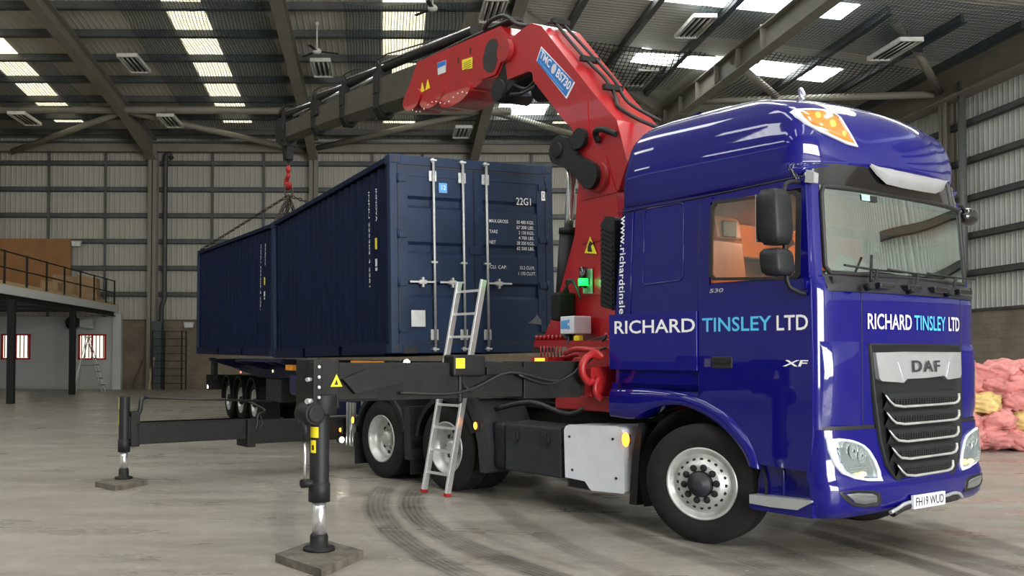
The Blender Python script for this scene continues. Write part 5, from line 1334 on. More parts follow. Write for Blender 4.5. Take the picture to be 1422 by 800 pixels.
def chain(mb, p, q, lk=.085, r=.011, sag=0):
    p, q = Vector(p), Vector(q); n = max(2, int((q-p).length/lk)); d = (q-p)/n
    for i in range(n):
        a = p+d*i; a.z -= sag*4*(i/n)*(1-i/n); b_ = p+d*(i+1); b_.z -= sag*4*((i+1)/n)*(1-(i+1)/n)
        e = (b_-a); m = (a+b_)/2; u = e.normalized(); v = u.cross(Vector((0, 1, 0)) if abs(u.y) < .9 else Vector((1, 0, 0))).normalized(); w_ = u.cross(v)
        s_ = v if i % 2 else w_
        mb.tube([m+u*(e.length*.62*math.cos(t*PI/4))+s_*(.028*math.sin(t*PI/4)) for t in range(8)], r, 4, closed=True)
def toB(fr, p):
    wp = fr.w(p); d = wp-B.o; return Vector((d.x*B.c+d.y*B.s, -d.x*B.s+d.y*B.c, d.z))
sling = thing('chain_sling', 'four legged lifting chain hung from the crane hook to the container corners', 'chain', B, (11.70, 0, 5.3))
mb = MB(); mb.tube([(11.67, .10*math.cos(t*PI/8), 5.30+.13*math.sin(t*PI/8)) for t in range(16)], .02, 8, closed=True); mb.build('master_ring', M['chain'], sling)
top_ = Vector((11.67, 0, 5.20))
for (cx_, cy_) in ((-.09, .08), (-.09, 2.36), (-5.97, .08), (-5.97, 2.36)):
    q = toB(C2, (cx_, cy_, 2.625-.0086*cx_)); m_ = MB(); chain(m_, top_, q, .11, .013); m_.build('chain_leg', M['chain'], sling)
for k in range(5):
    m_ = MB(); a_ = 2*PI*k/5; chain(m_, top_, top_+Vector((.22*math.cos(a_), .2*math.sin(a_), -.42-.12*(k % 3))), .09, .013); m_.build('spare_chain', M['chain'], sling, label='short spare chain hanging free')

# ================================================================== CONTAINERS
def container(name, label, fr, rx, ry, detail, z0=0):
    root = thing(name, label, 'container', fr, (0, 0, 0), 'navy shipping containers')
    root.rotation_euler = Euler((rx, ry, fr.a), 'XYZ')
    L_, Wd, H = 6.058, 2.438, 2.591
    P = M['navy_paint']; P2 = M['navy_shaded']
    # corrugated sides
    for y_, s_ in ((.045, 1), (Wd-.045, -1)):
        prof = []; x = -.20; k = 0
        while x > -L_+.2:
            for dx, dd in ((0, 0), (.072, 0), (.068, .036), (.070, .036), (.068, 0)):
                x -= dx; prof.append((max(x, -L_+.14), y_+s_*dd-s_*.0))
        mb = MB().grid([[(a, b, .16) for a, b in prof], [(a, b, H-.10) for a, b in prof]], 0, False)
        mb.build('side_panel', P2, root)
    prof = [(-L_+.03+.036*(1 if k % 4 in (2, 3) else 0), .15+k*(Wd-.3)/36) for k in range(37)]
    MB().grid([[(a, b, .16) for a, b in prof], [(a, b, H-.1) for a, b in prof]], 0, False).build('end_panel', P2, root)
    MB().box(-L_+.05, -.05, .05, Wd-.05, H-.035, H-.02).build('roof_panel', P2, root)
    MB().box(-L_+.05, -.05, .05, Wd-.05, .13, .16).build('floor_panel', M['black_steel'], root)
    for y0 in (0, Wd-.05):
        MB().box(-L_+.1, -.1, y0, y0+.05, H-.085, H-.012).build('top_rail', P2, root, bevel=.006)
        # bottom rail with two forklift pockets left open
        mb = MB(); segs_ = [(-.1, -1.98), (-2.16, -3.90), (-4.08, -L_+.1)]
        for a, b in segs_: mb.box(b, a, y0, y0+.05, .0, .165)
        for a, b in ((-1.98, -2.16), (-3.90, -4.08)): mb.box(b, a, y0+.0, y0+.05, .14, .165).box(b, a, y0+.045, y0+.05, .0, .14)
        mb.build('bottom_rail', P2, root)
    for x0 in (-.10, -L_): 
        MB().box(x0, x0+.10, .1, Wd-.1, H-.13, H-.005).build('header', P, root, bevel=.006)
        MB().box(x0, x0+.10, .1, Wd-.1, .0, .135).build('sill', P, root, bevel=.006)
        for y0 in (0, Wd-.13): MB().box(x0+.0, x0+.10, y0, y0+.13 if False else (y0+.11 if y0 == 0 else y0+.13), .1, H-.1).build('corner_post', P, root, bevel=.008)
    for x0 in (-.178, -L_):
        for y0 in (0, Wd-.162):
            for z_ in (0, H-.118):
                c_ = MB().box(x0, x0+.182 if x0 > -1 else x0+.178, y0-.004, y0+.166, z_, z_+.122).build('corner_casting', P, root, bevel=.012)
                if x0 > -1:
                    mb = MB().cyl((.004, y0+.081, z_+.06), (.0065, y0+.081, z_+.06), .033, n=16); mb.v = [Vector((p.x, y0+.081+(p.y-y0-.081)*.85, z_+.06+(p.z-z_-.06)*1.25)) for p in mb.v]; mb.build('casting_hole', M['mesh_black'], c_)
    # door end
    if detail:
        for (ya, yb) in ((.12, 1.212), (1.222, Wd-.12)):
            # three horizontal grooves pressed in each door leaf
            zs = [(.15, 0), (.72, 0), (.76, -.032), (.90, -.032), (.94, 0), (1.30, 0), (1.34, -.032), (1.42, -.032), (1.46, 0), (1.90, 0), (1.94, -.032), (2.02, -.032), (2.06, 0), (H-.15, 0)]
            dr_ = MB().grid([[(-.02, y, z) for y in (ya, yb)] for z in (.14, H-.14)], 0, False)
            mb = MB(); a2, b2 = ya+.13, yb-.13
            base = -.012
            mb.grid([[(base+d, a2, z) for z, d in zs], [(base+d, b2, z) for z, d in zs]], 0, False)
            for e_, f_ in ((ya, a2), (b2, yb)): mb.box(-.05, -.004, min(e_, f_), max(e_, f_), .15, H-.15)
            mb.box(-.05, -.004, a2, b2, .15, .28).box(-.05, -.004, a2, b2, H-.27, H-.15).box(-.08, -.05, ya, yb, .15, H-.15)
            dl_ = mb.build('door', P, root)
            mb = MB(); loop_ = [(ya-.006, .142), (yb+.006, .142), (yb+.006, H-.142), (ya-.006, H-.142)]
            for i in range(4):
                a_, b_ = loop_[i], loop_[(i+1) % 4]; mb.bar((-.006, a_[0], a_[1]), (-.006, b_[0], b_[1]), .012, .02)
            mb.build('door_seal', M['seal'], dl_)
            hy = ya-.01 if ya < 1 else yb+.01; hs = 1 if ya < 1 else -1
            mb = MB()
            for z_ in (.32, .92, 1.55, 2.28): mb.box(.0, .014, min(hy, hy+hs*.12), max(hy, hy+hs*.12), z_-.045, z_+.045)
            mb.each('hinge', P, dl_, bevel=.005)
            for z_ in (.32, .92, 1.55, 2.28): MB().cyl((.012, hy, z_-.06), (.012, hy, z_+.06), .014, n=10).build('hinge_pin', P, dl_)
        for yb_, hd in ((.605, -1), (1.035, -1), (1.385, 1)):
            rod = MB().cyl((.045, yb_, .085), (.045, yb_, H-.075), .017, n=14).build('lock_rod', M['galv'], root)
            for z_ in (.05, H-.055): MB().box(.0, .06, yb_-.045, yb_+.045, z_-.012, z_+.012).box(.0, .03, yb_-.02, yb_+.02, z_-.03, z_+.03).build('cam_keeper', M['galv'], rod, bevel=.003)
            for z_ in (.24, H-.26): MB().box(-.0, .022, yb_-.055, yb_+.055, z_-.07, z_+.07).build('rod_guide', M['galv'], rod, bevel=.006)
            for z_ in (1.19,): MB().box(-.0, .055, yb_-.045, yb_+.045, z_-.014, z_+.014).build('rod_guide', M['galv'], rod, bevel=.006)
            e_ = yb_+hd*.36; MB().box(.05, .062, min(yb_, e_), max(yb_, e_), .915, .94).build('rod_handle', M['galv'], rod, bevel=.003)
            m_ = yb_+hd*.17; MB().box(.0, .055, m_-.05, m_+.05, .90, .955).box(.0, .06, m_-.015, m_+.015, .86, .99).build('handle_catch', M['galv'], rod, bevel=.004)
        MB().box(.0, .018, 1.14, 1.30, 1.31, 1.42).build('door_plate', P, root, bevel=.006)
        def tx(s, y0, y1, z0_, z1_, m='white_print', bold=.0):
            m_ = MB(); text(m_, s, lambda u, v: (.0015, u, v), y0, y1, z0_, z1_, 0, bold); m_.build('lettering', M[m], root, label='white stencilled '+s)
        tx('22G1', 1.86, 2.09, 2.02, 2.12, bold=.005)
        for i, (a_, b_) in enumerate((('MAX.GROSS', '30 480 KGS.'), ('', '67 200 LBS.'), ('TARE', '2 130 KGS.'), ('', '4 700 LBS.'), ('NET', '28 350 KGS.'), ('', '62 500 LBS.'))):
            z_ = 1.76-i*.072
            if a_: tx(a_, 1.44, 1.44+.032*len(a_), z_, z_+.045, bold=.005)
            tx(b_, 1.86+(.03 if len(b_) < 11 else 0), 2.13, z_, z_+.045, bold=.005)
        tx('CU. CAP.', 1.44, 1.70, 1.135, 1.18); tx('33.2 CU.M.', 1.90, 2.13, 1.135, 1.18); tx('1 170 CU.FT.', 1.88, 2.15, 1.055, 1.10)
        MB().box(.0005, .0025, 2.26, 2.33, 2.10, 2.23).build('white_label', M['white_print'], root)
        m_ = MB(); text(m_, 'D', lambda u, v: (.0035, u, v), 2.275, 2.315, 2.125, 2.205); m_.build('lettering', M['black_print'], root)
        MB().box(.0005, .0025, .70, .82, 2.12, 2.25).build('blue_label', M['lightblue_sticker'], root, label='light blue label')
        m_ = MB(); text(m_, '12', lambda u, v: (.0035, u, v), .74, .80, 2.16, 2.22, 0, .0); m_.build('lettering', M['white_print'], root)
        MB().box(.001, .006, .28, .48, .345, .56).build('data_plate', M['white_sticker'], root, bevel=.003, label='pale riveted data plate')
        MB().prism([(2.02, .40), (2.22, .38), (2.22, .44), (2.16, .52), (2.10, .46)], lambda a, b, d: (d, a, b), .0005, .002).build('scuff', mat('grey scuff', (.12, .13, .14), .8), root, label='grey scuffed patch')
        mb = MB().box(-.05, .006, .17, .36, -.002, .085).box(-.05, .006, 2.05, 2.24, -.002, .085); mb.each('pocket', M['mesh_black'], root)
        
    # side markings, read from top to bottom
    def sv(s, x0, w_, za, zb2, m, bold=.01):
        m_ = MB(); text(m_, s, lambda u, v: (x0+v, .002, -u), -za, -zb2, 0, w_, 0, bold); m_.build('lettering', M[m], root, label='vertical stencilled letters')
    sv('INNU 225302 4 2261', -.80, .045, 2.23, .92, 'white_print')
    sv('INNOVA', -.52, .05, 2.22, 1.78, 'white_print')
    for a_, b_, m in ((1.56, 1.41, 'yellow_sticker'), (1.28, 1.18, 'white_sticker'), (1.16, 1.12, 'white_sticker')):
        MB().box(-.555, -.51, .0, .012, b_, a_).build('side_label', M[m], root)
    return root
c1 = container('shipping_container', 'navy shipping container nearest the crane, doors with white data lettering facing the cab', C1, .0106, -.0134, True)
c2 = container('shipping_container', 'navy shipping container behind, hanging level from the chain sling', C2, 0, .0086, False)

# ================================================================== THE SEMI-TRAILER (axes of the near container)
trailer = thing('semi_trailer', 'dark blue skeletal semi-trailer with three axles under the two containers', 'trailer', C1, (-6, 1.2, -1.639))
mb = MB()
for y in (.80, 1.64):
    mb.prism([(-.3, -.22), (-3.0, -.22), (-4.2, -.28), (-13.2, -.28), (-13.2, -.36), (-9, -.62), (-4.2, -.62), (-3.0, -.42), (-.3, -.42)], XZ, y-.04, y+.04)
mb.build('chassis_beam', M['trailer_blue'], trailer) if False else mb.each('chassis_beam', M['trailer_blue'], trailer, bevel=.01)
for x in (-.25, -3.2, -5.75, -6.7, -9.4, -12.6):
    b_ = MB().prism([(0.02, -.12), (2.42, -.12), (2.42, -.17), (1.8, -.34), (.64, -.34), (.02, -.17)], lambda a, b, d: (d, a, b), x-.10, x+.10).build('bolster', M['trailer_blue'], trailer, bevel=.006)
    MB().box(x-.09, x+.09, .03, .16, -.12, -.10).build('twistlock', M['black_steel'], b_)
MB().box(-9.4, -5.6, .02, .10, -.16, -.10).build('side_rail', M['trailer_blue'], trailer, bevel=.01)
for x0, x1, z0 in ((-1.75, -.32, -.20), (-5.35, -4.9, -.30)): MB().box(x0, x1, .05, .14, z0, z0+.10).build('orange_bar', M['orange_fit'], trailer, bevel=.01)
MB().box(-5.3, -4.6, .1, .5, -.75, -.35).build('air_tank', M['trailer_blue'], trailer, bevel=.08, segs=3)
MB().box(-7.6, -6.4, .25, 2.2, -.95, -.50).build('side_locker', M['mesh_black'], trailer, bevel=.02)
MB().box(-4.4, -3.2, .2, .75, -1.0, -.45).build('landing_gear', M['trailer_blue'], trailer, bevel=.02)
GZ_ = -1.639
for x in (-9.75, -11.15, -12.55):
    MB().cyl((x, .6, GZ_+.51), (x, 2.0, GZ_+.51), .08).build('axle', M['black_steel'], trailer)
    for far in (0, 1):
        g = (lambda y: y) if not far else (lambda y: 2.438+.12-y)
        mb = MB(); rows = []
        for i in range(15):
            a = math.radians(lerp(-5, 185, i/14)); R_ = .58
            rows.append([(x+(R_-.04)*math.cos(a), g(.44), GZ_+.53+(R_-.04)*math.sin(a)), (x+R_*math.cos(a), g(.44), GZ_+.53+R_*math.sin(a)), (x+R_*math.cos(a), g(.95), GZ_+.53+R_*math.sin(a))])
        mb.grid(rows, 0, False); mb.build('mudguard', M['black_plastic'], trailer)
    wheel(trailer, C1, (x, .52, GZ_+.515), .515, .385, (0, -1, 0), 'trail')
    wheel(trailer, C1, (x, 2.0, GZ_+.515), .515, .385, (0, 1, 0), 'trail')
MB().box(-9.12, -9.09, .5, .95, GZ_+.1, GZ_+.9).build('mudflap', M['black_plastic'], trailer)
tb = MB().box(-13.75, -13.65, .15, 2.3, -.95, -.55).build('tail_bar', M['black_steel'], trailer, bevel=.01)
MB().box(-13.9, -13.5, .30, .42, -.72, -.20).box(-13.75, -13.6, .28, .44, -.28, -.12).build('lamp_bracket', M['black_plastic'], trailer, bevel=.02)
MB().box(-13.98, -13.9, .33, .40, -.45, -.22).build('white_lamp', M['white_print'], trailer, bevel=.01)
b = MB().box(-13.72, -13.6, .18, .28, -.92, -.82).build('work_lamp', M['seal'], trailer); MB().ell((-13.66, .175, -.87), (.05, .012, .05), 12, 8).build('lit_lens', M['lamp_white'], b, label='lit white lens')
b = MB().box(-9.0, -8.9, .03, .06, -.42, -.37).build('marker_lamp', M['seal'], trailer); MB().ell((-8.95, .025, -.40), (.09, .012, .022), 10, 8).build('lit_lens', M['lamp_red'], b, label='lit red lens')
b = MB().box(-6.1, -6.0, .0, .03, -.36, -.30).build('marker_lamp', M['seal'], trailer); MB().ell((-6.05, -.005, -.33), (.035, .012, .03), 10, 8).build('lit_lens', M['lamp_warm'], b, label='lit warm lens')
b = MB().box(-2.45, -2.3, .0, .03, -.03-.12, .0-.11).build('marker_lamp', M['seal'], trailer); MB().ell((-2.37, -.006, -.13), (.09, .01, .012), 10, 8).build('lit_lens', M['led_green'], b, label='green strip lamp')
b = MB().box(.02, .08, .13, .22, -.16, -.08).build('work_lamp', M['seal'], trailer); MB().ell((.085, .175, -.12), (.012, .045, .045), 12, 8).build('lit_lens', M['lamp_white'], b, label='lit white lens')
mb = MB()
for k in range(4): mb.tube([(-.2, .3+.1*k, -.3), (.3, .4+.1*k, -.45), (.7, .5, -.35), (1.2, .6+.1*k, -.25)], .02, 6)
mb.each('air_line', M['hose'], trailer)
# tarpaulin bundle slung beneath the container front
MB().ell((.15, 1.1, -.17), (.22, .8, .07), 18, 8).build('blue_sheet', M['trailer_blue'], trailer)

# ================================================================== LADDER leaning on the lorry
def ladder_geo(root, p0, p1, wdir, wd, n, depth=.03, rungm='alu', railm='alu', feet=None):
    p0, p1, wdir = Vector(p0), Vector(p1), Vector(wdir).normalized(); d = (p1-p0)
    for s_ in (-1, 1):
        r = MB().bar(p0+wdir*s_*wd/2, p1+wdir*s_*wd/2, .034, .075, 0, up=d.cross(wdir)).build('rail', M[railm], root, bevel=.003)
        if feet: MB().bar(p0+wdir*s_*wd/2-d.normalized()*.015, p0+wdir*s_*wd/2+d.normalized()*.02, -.0+.040, .080, 0, up=d.cross(wdir)).build('rubber_foot', M[feet], r)
    for k in range(n):
        q = p0+d*((k+.85)/(n+.3)); MB().bar(q-wdir*wd/2, q+wdir*wd/2, .028, .028, 0).build('rung', M[rungm], root)
lad = thing('ladder', 'aluminium ladder leaning upright behind the black outrigger beam, beside the rear wheel', 'ladder', T, (-3.38, -.24, 0))
ladder_geo(lad, (-3.40, -.27, .02), (-3.13, .04, 2.48), (1, .06, 0), .42, 9, feet='red_dark')

# ================================================================== MEZZANINE AND BACK OF THE HALL
mez = thing('mezzanine', 'steel mezzanine platform on posts along the back left of the hall', 'platform', W, (-16, 37, 0))
MB().box(-26.5, -12.5, 27.5, 43.0, 3.86, 3.94).build('deck', M['wood'], mez)
MB().box(-12.58, -12.44, 27.5, 42.9, 3.60, 3.90).build('edge_board', M['white_wall'], mez, label='pale edge board')
mb = MB().box(-12.75, -12.55, 27.5, 42.9, 3.40, 3.44).box(-12.67, -12.63, 27.5, 42.9, 3.44, 3.80).box(-12.75, -12.55, 27.5, 42.9, 3.80, 3.84); mb.build('edge_beam', M['black_steel'], mez)
for y in (30, 33, 36, 39, 42): MB().box(-26.5, -12.7, y-.08, y+.08, 3.55, 3.82).build('joist', M['purlin'], mez)
MB().box(-26.5, -12.7, 27.6, 42.9, 3.82, 3.86).build('soffit', M['white_wall'], mez)
for x, y in ((-12.25, 30.2), (-12.65, 37.3), (-18.6, 37.3), (-18.6, 30)): 
    MB().box(x-.11, x+.11, y-.11, y+.11, 0, 3.41).build('post', M['black_steel'], mez, bevel=.01)
rail = thing('guard_rail', 'dark steel guard rail along the mezzanine edge', 'railing', W, (-12.55, 37, 3.94))
ry = (30.4, 32.3, 34.2, 36.1, 38.0, 39.8, 41.5, 42.8)
for y in ry: MB().box(-12.62, -12.56, y-.03, y+.03, 3.94, 5.08).build('rail_post', M['black_steel'], rail)
for z in (5.04, 4.5): MB().cyl((-12.59, 28, z), (-12.59, 42.85, z), .025, n=8).build('rail_tube', M['black_steel'], rail)
MB().box(-12.70, -12.62, 28, 42.85, 3.94, 4.06).build('kick_board', M['wood'], rail)
# partition under the mezzanine
mb = MB(); yw = 43.1
holes = [(-17.9, -16.62), (-14.3, -13.08)]
xs = [-27, -17.9, -16.62, -14.3, -13.08, -12.3]
for i in range(5):
    if i in (1, 3): mb.box(xs[i], xs[i+1], yw, yw+.1, 0, 1.42).box(xs[i], xs[i+1], yw, yw+.1, 2.54, 3.39)
    else: mb.box(xs[i], xs[i+1], yw, yw+.1, 0, 3.39)
struct(mb, 'wall_partition', M['white_wall'])
trim(MB().box(-27, -12.3, yw-.04, yw, 3.02, 3.08).box(-27, -12.3, yw-.03, yw, 0, .12), M['galv'])
trim(MB().box(-12.7, -12.3, 42.9, 43.1, 0, 3.5), M['white_wall'])
for i, (a, b) in enumerate(holes):
    f = MB()
    for x in (a, b, (a+b)/2): f.box(x-.045, x+.045, yw-.04, yw+.02, 1.42, 2.54)
    for z in (1.42, 2.54): f.box(a-.045, b+.045, yw-.04, yw+.02, z-.04, z+.04)
    fo = f.build('window_%d' % (30+i), M['red_frame'], frame=W); fo['kind'] = 'structure'
    p_ = MB().box(a, b, yw+.05, yw+.06, 1.42, 2.54).build('window_pane', M['pane'] if 'pane' in M else M['lamp_warm'], fo)
    bl = MB()
    for k in range(7): x = a+.10+(b-a-.2)*k/6; bl.box(x-.03, x+.03, yw+.02, yw+.03, 1.47, 2.50)
    bl.each('blind_slat', M['card_pale'], fo)
# fan heater
fh = thing('fan_heater', 'round black fan heater with a white duct on the wall under the mezzanine', 'heater', W, (-14.1, 42.7, 2.8))
MB().lathe([(.22, -.16), (.30, -.16), (.31, .16), (.22, .16), (.20, .0)], (-14.4, 42.5, 3.07), (0, -1, 0), 28).build('fan_ring', M['black_plastic'], fh)
MB().lathe([(.001, .12), (.10, .12), (.11, 0)], (-14.4, 42.5, 3.07), (0, -1, 0), 16).build('motor', M['white_paint'], fh)
mb = MB()
for k in range(6): a = PI*k/3; mb.bar((-14.4, 42.5, 3.07), (-14.4+.22*math.cos(a), 42.5, 3.07+.22*math.sin(a)), .07, .01, up=(0, 1, 0))
mb.build('blade', M['black_plastic'], fh)
MB().prism([(-14.1, 2.9), (-13.5, 2.8), (-13.5, 3.28), (-14.1, 3.2)], XZ, 42.5, 43.0).build('duct', M['white_wall'], fh)
MB().box(-14.42, -14.38, 42.55, 42.6, 3.35, 3.8).build('bracket', M['galv'], fh)
# board fixed on the wall and boxes on the mezzanine
tag(MB().box(-18.6, -14.9, 43.5, 43.62, 3.96, 7.1).build('wall_board', M['ply'], frame=W), 'large orange brown board standing against the back wall on the mezzanine', 'board')
bx_ = [('card_box', -17.6, 40.5, 1.4, .6, .95, 'card_pale', 'pale flat cardboard stack at the left of the mezzanine'), ('card_box', -15.9, 39.6, .9, .7, .62, 'card_pale', 'low pale box on the mezzanine beside the flat stack'),
       ('card_box', -14.6, 40.3, .8, .6, .9, 'card', 'brown box on the mezzanine below the orange board'), ('card_box', -14.6, 42.2, 1.2, .5, 1.35, 'card', 'tallest brown box leaning on the mezzanine wall'),
       ('card_box', -13.4, 41.6, .9, .5, 1.25, 'card', 'large brown sheet box near the right end of the mezzanine'), ('card_box', -13.0, 42.5, .45, .3, .22, 'white_wall', 'small white box at the right end of the mezzanine rail')]
for nm, x, y, sx_, sy_, sz_, m, lab in bx_:
    o = MB(); o.prism([(x-sx_/2, 3.942), (x+sx_/2, 3.942), (x+sx_/2-.04, 3.942+sz_*.9), (x-sx_/2+.02, 3.942+sz_)], XZ, y-sy_/2, y+sy_/2).box(x-.03, x+.03, y-sy_/2-.004, y-sy_/2, 3.96, 3.942+sz_*.9)
    tag(o.build('card_box', M[m], frame=W), lab, 'box', 'boxes stored on the mezzanine')
# stepladder
sl_ = thing('stepladder', 'white aluminium A-frame stepladder standing open below the right red-framed window', 'ladder', W, (-12.8, 40.5, 0))
for s_ in (0, .5):
    mb = MB().bar((-13.62, 40.3+s_*.9, 0), (-13.10, 40.4+s_*.5, 2.35), .05, .03); mb.build('rear_leg', M['alu'], sl_)
    mb = MB().bar((-12.35, 40.3+s_*.9, 0), (-13.05, 40.4+s_*.5, 2.4), .06, .03); mb.build('front_rail', M['alu'], sl_)
for k in range(7):
    t = (k+1)/8.2; MB().box(lerp(-12.35, -13.05, t)-.08, lerp(-12.35, -13.05, t)+.08, 40.32+.03*k*.3, 40.72-.02*k, 2.4*t-.015, 2.4*t+.015).build('tread', M['seal'], sl_)
MB().box(-13.2, -12.95, 40.38, 40.68, 2.36, 2.42).build('top_tray', M['alu'], sl_)
MB().bar((-13.36, 40.45, 1.15), (-12.7, 40.45, 1.15), .02, .02).build('spreader_bar', M['seal'], sl_)
# poles, rack, wall lamps
tag(MB().bar((-11.9, 43.3, 0), (-11.45, 43.65, 1.35), .05, .05).build('timber_batten', mat('brown batten', (.12, .08, .05), .8), frame=W), 'short dark batten leaning on the blockwork', 'batten')
tag(MB().bar((-10.95, 43.2, 0), (-11.22, 43.45, 3.0), .06, .06).build('white_pole', M['card_pale'], frame=W), 'tall pale pole leaning against the column at the back', 'pole')
tag(MB().bar((-10.98, 42.95, 0), (-10.80, 43.1, 1.5), .08, .08).build('short_pole', M['card_pale'], frame=W), 'short pale pole standing next to the tall one', 'pole')
rk = thing('metal_rack', 'tall empty metal rack against the back wall beside the blue grey casing', 'rack', W, (-10, 43, 0))
for x in (-10.75, -10.2, -9.4, -9.2):
    MB().box(x-.03, x+.03, 42.6, 42.66, 0, 2.72).build('upright', M['black_steel'], rk)
for k in range(8): MB().box(-10.75, -9.2, 42.62, 42.66, .28+.345*k, .31+.345*k).build('rack_bar', M['black_steel'], rk)
for (x, z, lab) in ((-9.25, 3.02, 'small floodlight on the back wall above the metal rack'), (-14.6, 6.85, 'small floodlight at the top right corner of the orange board')):
    t_ = thing('floodlight', lab, 'light', W, (x, 43.4, z-.15))
    MB().prism([(x-.2, z-.12), (x+.2, z-.12), (x+.24, z+.14), (x-.24, z+.14)], XZ, 43.36, 43.5).build('housing', M['white_wall'], t_, bevel=.02)
    MB().box(x-.17, x+.17, 43.35, 43.362, z-.09, z+.10).build('front_glass', M['white_sticker'], t_)
    MB().box(x-.03, x+.03, 43.5, 43.86, z-.02, z+.04).build('bracket', M['seal'], t_)
# ================================================================== HANGING LIGHTS, FANS, NETS
def luminaire():
    r = thing('hanging_light', 'x', 'light', W, (0, 0, 0), 'hanging fluorescent light panels')
    MB().box(-.36, .36, -.95, .95, .10, .13).box(-.37, -.34, -.95, .95, .0, .13).box(.34, .37, -.95, .95, .0, .13).box(-.36, .36, -.97, -.90, 0, .13).box(-.36, .36, .90, .97, 0, .13).build('tray', M['fan_white'], r)
    for k in range(4):
        x = -.255+.17*k; MB().cyl((x, -.9, .05), (x, .9, .05), .022, n=10).build('tube', M['tube_lamp'], r)
    for k in range(3):
        x = -.17+.17*k; MB().prism([(x-.035, .1), (x, .02), (x+.035, .1)], lambda a, b, d: (a, d, b), -.9, .9).build('louvre', M['seal'], r)
    for y in (-.7, .7): MB().cyl((0, y, .13), (0, y, .42), .008, n=6).build('hanger', M['seal'], r)
    return r
L0 = luminaire()
spots = [((-9.2, 33.4, 12.2), 'hanging light panel left of the second roof beam'), ((-2.35, 33.7, 12.15), 'hanging light panel straight below the ceiling fan'), ((-9.2, 39.1, 11.55), 'hanging light panel above the rear downpipe'),
         ((3.4, 40.5, 11.45), 'small far hanging light panel under the crane boom'), ((3.4, 28.9, 12.5), 'hanging light panel cut by the top of the frame above the red boom'), ((9.8, 28.9, 12.0), 'bright hanging light panel above the lorry roof left of the girder'),
         ((9.35, 33.4, 11.75), 'hanging light panel just right of the red crane elbow'), ((16.0, 28.7, 11.22), 'wide hanging light panel at the upper right'), ((-15.3, 38.8, 11.55), 'hanging light panel at the far left under the rooflight')]
for i, (loc, lab) in enumerate(spots):
    if i == 0: L0.location = loc; L0['label'] = lab
    else: dup(L0, W, loc, lab)
for (x, y, z, lab) in ((-2.35, 31.2, 12.0, 'white three blade ceiling fan'), (1.45, 28.2, 12.35, 'second ceiling fan at the very top of the picture')):
    t_ = thing('ceiling_fan', lab, 'fan', W, (x, y, z))
    MB().cyl((x, y, z+.05), (x, y, zb(y)-.05), .025, n=8).cyl((x, y, zb(y)-.2), (x, y, zb(y)-.08), .07, n=12).build('down_rod', M['fan_white'], t_)
    MB().lathe([(.001, .12), (.10, .10), (.16, .02), (.15, -.04), (.06, -.08), (.001, -.08)], (x, y, z), (0, 0, 1), 20).build('motor', M['fan_white'], t_)
    for k in range(3):
        a = 2*PI*k/3+.25; MB().bar((x+.12*math.cos(a), y+.12*math.sin(a), z), (x+.74*math.cos(a), y+.74*math.sin(a), z-.02), .13, .012).build('blade', M['black_plastic'], t_)
def net(x0, x1, y0, y1, zf, sag, m, lab, nx=14, ny=14):
    me = bpy.data.meshes.new('safety_net'); o = bpy.data.objects.new('safety_net', me); COL.objects.link(o)
    org = Vector(((x0+x1)/2, (y0+y1)/2, zf((x0+x1)/2, (y0+y1)/2)))
    vs = []; uv = []
    for j in range(ny+1):
        for i in range(nx+1):
            u, v = i/nx, j/ny; x = lerp(x0, x1, u); y = lerp(y0, y1, v)
            z = zf(x, y)-sag*16*u*(1-u)*v*(1-v)-.12*noise.noise(Vector((x*.7, y*.7, 3.1)))
            vs.append(Vector((x, y, z))-org); uv.append((x+.2*noise.noise(Vector((x*.4, y*.4, 0))), y+.2*noise.noise(Vector((x*.4, y*.4, 5)))))
    fs = [(j*(nx+1)+i, j*(nx+1)+i+1, (j+1)*(nx+1)+i+1, (j+1)*(nx+1)+i) for j in range(ny) for i in range(nx)]
    me.from_pydata(vs, [], fs); me.materials.append(M[m]); l = me.uv_layers.new(name='uv')
    for lp in me.loops: l.data[lp.index].uv = uv[lp.vertex_index]
    for p_ in me.polygons: p_.use_smooth = True
    o.location = org; tag(o, lab, 'net', 'safety nets under the roof')
net(-8.7, -3.9, 27.4, 41.4, lambda x, y: zb(y)-.36, .15, 'net_blue', 'safety net below the second rooflight strip from the left')
net(-1.4, 2.6, 29.2, 40.6, lambda x, y: zb(y)-.36, .2, 'net_blue', 'safety net below the rooflight strip behind the crane boom')
net(-17.5, -12.4, 34, 42, lambda x, y: zb(y)-.36, .15, 'net_blue', 'safety net below the leftmost rooflight strip')
net(6.6, 11.2, 31.6, 36.0, lambda x, y: zr(x)-.45-.13*(36-y) if False else zr(x)-.4, .8, 'net_black', 'sagging black net beside the crane elbow')
net(9.6, 19.0, 25.6, 30.2, lambda x, y: zr(x)-.36, .15, 'net_blue', 'large net at the top right corner of the roof')
net(12.4, 18.6, 31.0, 37.0, lambda x, y: zr(x)-.36, .35, 'net_black', 'net sagging right behind the lorry roof')
net(4.6, 8.2, 36.8, 42.6, lambda x, y: zb(y)-.5, .2, 'net_blue', 'small net seen through the crane arm')
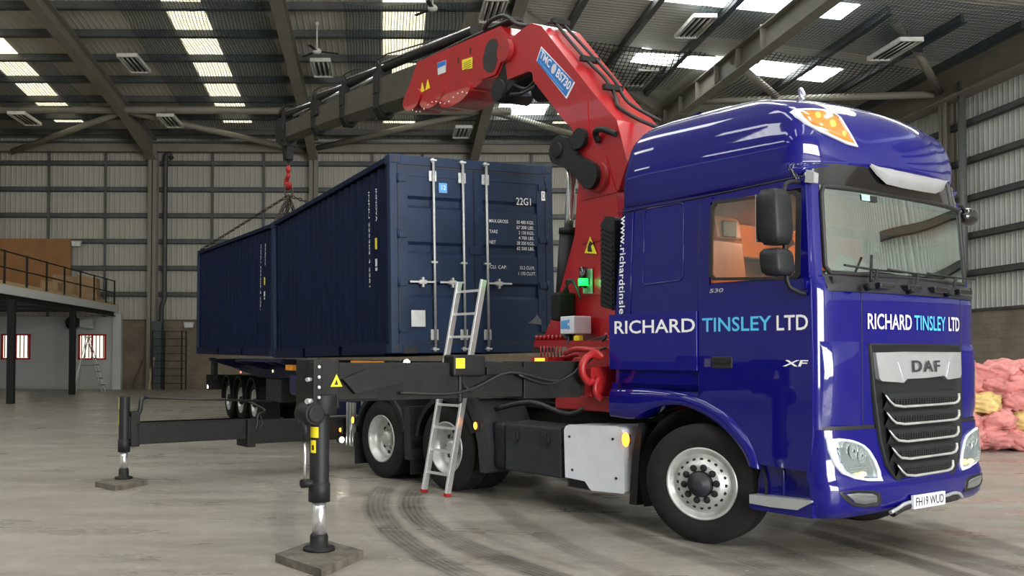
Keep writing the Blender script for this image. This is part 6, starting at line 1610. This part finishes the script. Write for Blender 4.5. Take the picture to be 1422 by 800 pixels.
# ================================================================== PILE OF INSULATION
def bag(c, r, rz, tilt, seed, m, label):
    mb = MB(); rows = []; n, k = 44, 28
    Rm = Matrix.Rotation(rz, 3, 'Z') @ Matrix.Rotation(tilt, 3, 'X')
    for i in range(k+1):
        ph = PI*i/k; row = []
        for j in range(n):
            th = 2*PI*j/n
            s = lambda v, e: abs(v)**e*(1 if v > 0 else -1)
            p = Vector((s(math.sin(ph), .7)*s(math.cos(th), .6), s(math.sin(ph), .7)*s(math.sin(th), .6), s(math.cos(ph), .75)))
            q = p*1.0; d = 1.04+.22*noise.noise(q*1.5+Vector((seed, 0, 0)))+.20*noise.noise(q*3.1+Vector((0, seed, 0)))-.26*abs(noise.noise(q*4.6+Vector((seed, seed, 0))))-.10*abs(noise.noise(q*9+Vector((seed, 0, seed))))
            q = Vector((p.x*r[0]*d, p.y*r[1]*d, p.z*r[2]*d)); q = Rm @ q
            row.append(Vector(c)+q)
        rows.append(row)
    mb.grid(rows, 0, True, closed=True)
    mz = min(p.z for p in mb.v)
    if mz < .003:
        for p in mb.v: p.z = max(p.z, .003+.0)
    o = mb.build('insulation_bag', M[m], frame=W); tag(o, label, 'insulation bag', 'bags of insulation in the pile'); return o
random.seed(5)
ordn = ['first', 'second', 'third', 'fourth', 'fifth', 'sixth', 'seventh']
layers = [(.17, 15.95, 9.95, 7, .52, 'bottom'), (.48, 16.2, 10.1, 6, .54, 'second'), (.80, 16.45, 10.0, 6, .55, 'third'), (1.10, 16.7, 10.35, 5, .54, 'fourth'), (1.36, 16.85, 10.75, 4, .55, 'top')]
for li, (z, y, x0, n, st_, nm) in enumerate(layers):
    for i in range(n):
        m = ('pink', 'pink2', 'pink')[(i+li) % 3]
        if (li, i) in ((2, 0), (2, 1), (1, 2), (3, 3)): m = 'yellow_ins'
        cname = 'yellow' if m == 'yellow_ins' else ('pink' if m == 'pink' else 'darker pink')
        bag((x0+st_*i+random.uniform(-.05, .05), y+random.uniform(-.12, .12), z), (random.uniform(.27, .35), random.uniform(.30, .40), random.uniform(.16, .21)), random.uniform(-1.2, 1.2), random.uniform(-.35, .45), li*10+i*1.7, m,
            'crumpled %s insulation bag, %s from the lorry in the %s row of the pile' % (cname, ordn[i], nm))
for i in range(9):
    li = i//3
    bag((10.6+.8*(i % 3), 17.3+.1*li, .25+.42*li), (.42, .38, .22), .3*i, .1, 60+i, 'pink2', 'darker pink insulation bag at the back of the pile, %s column %s row up' % (ordn[i % 3], ordn[li]))
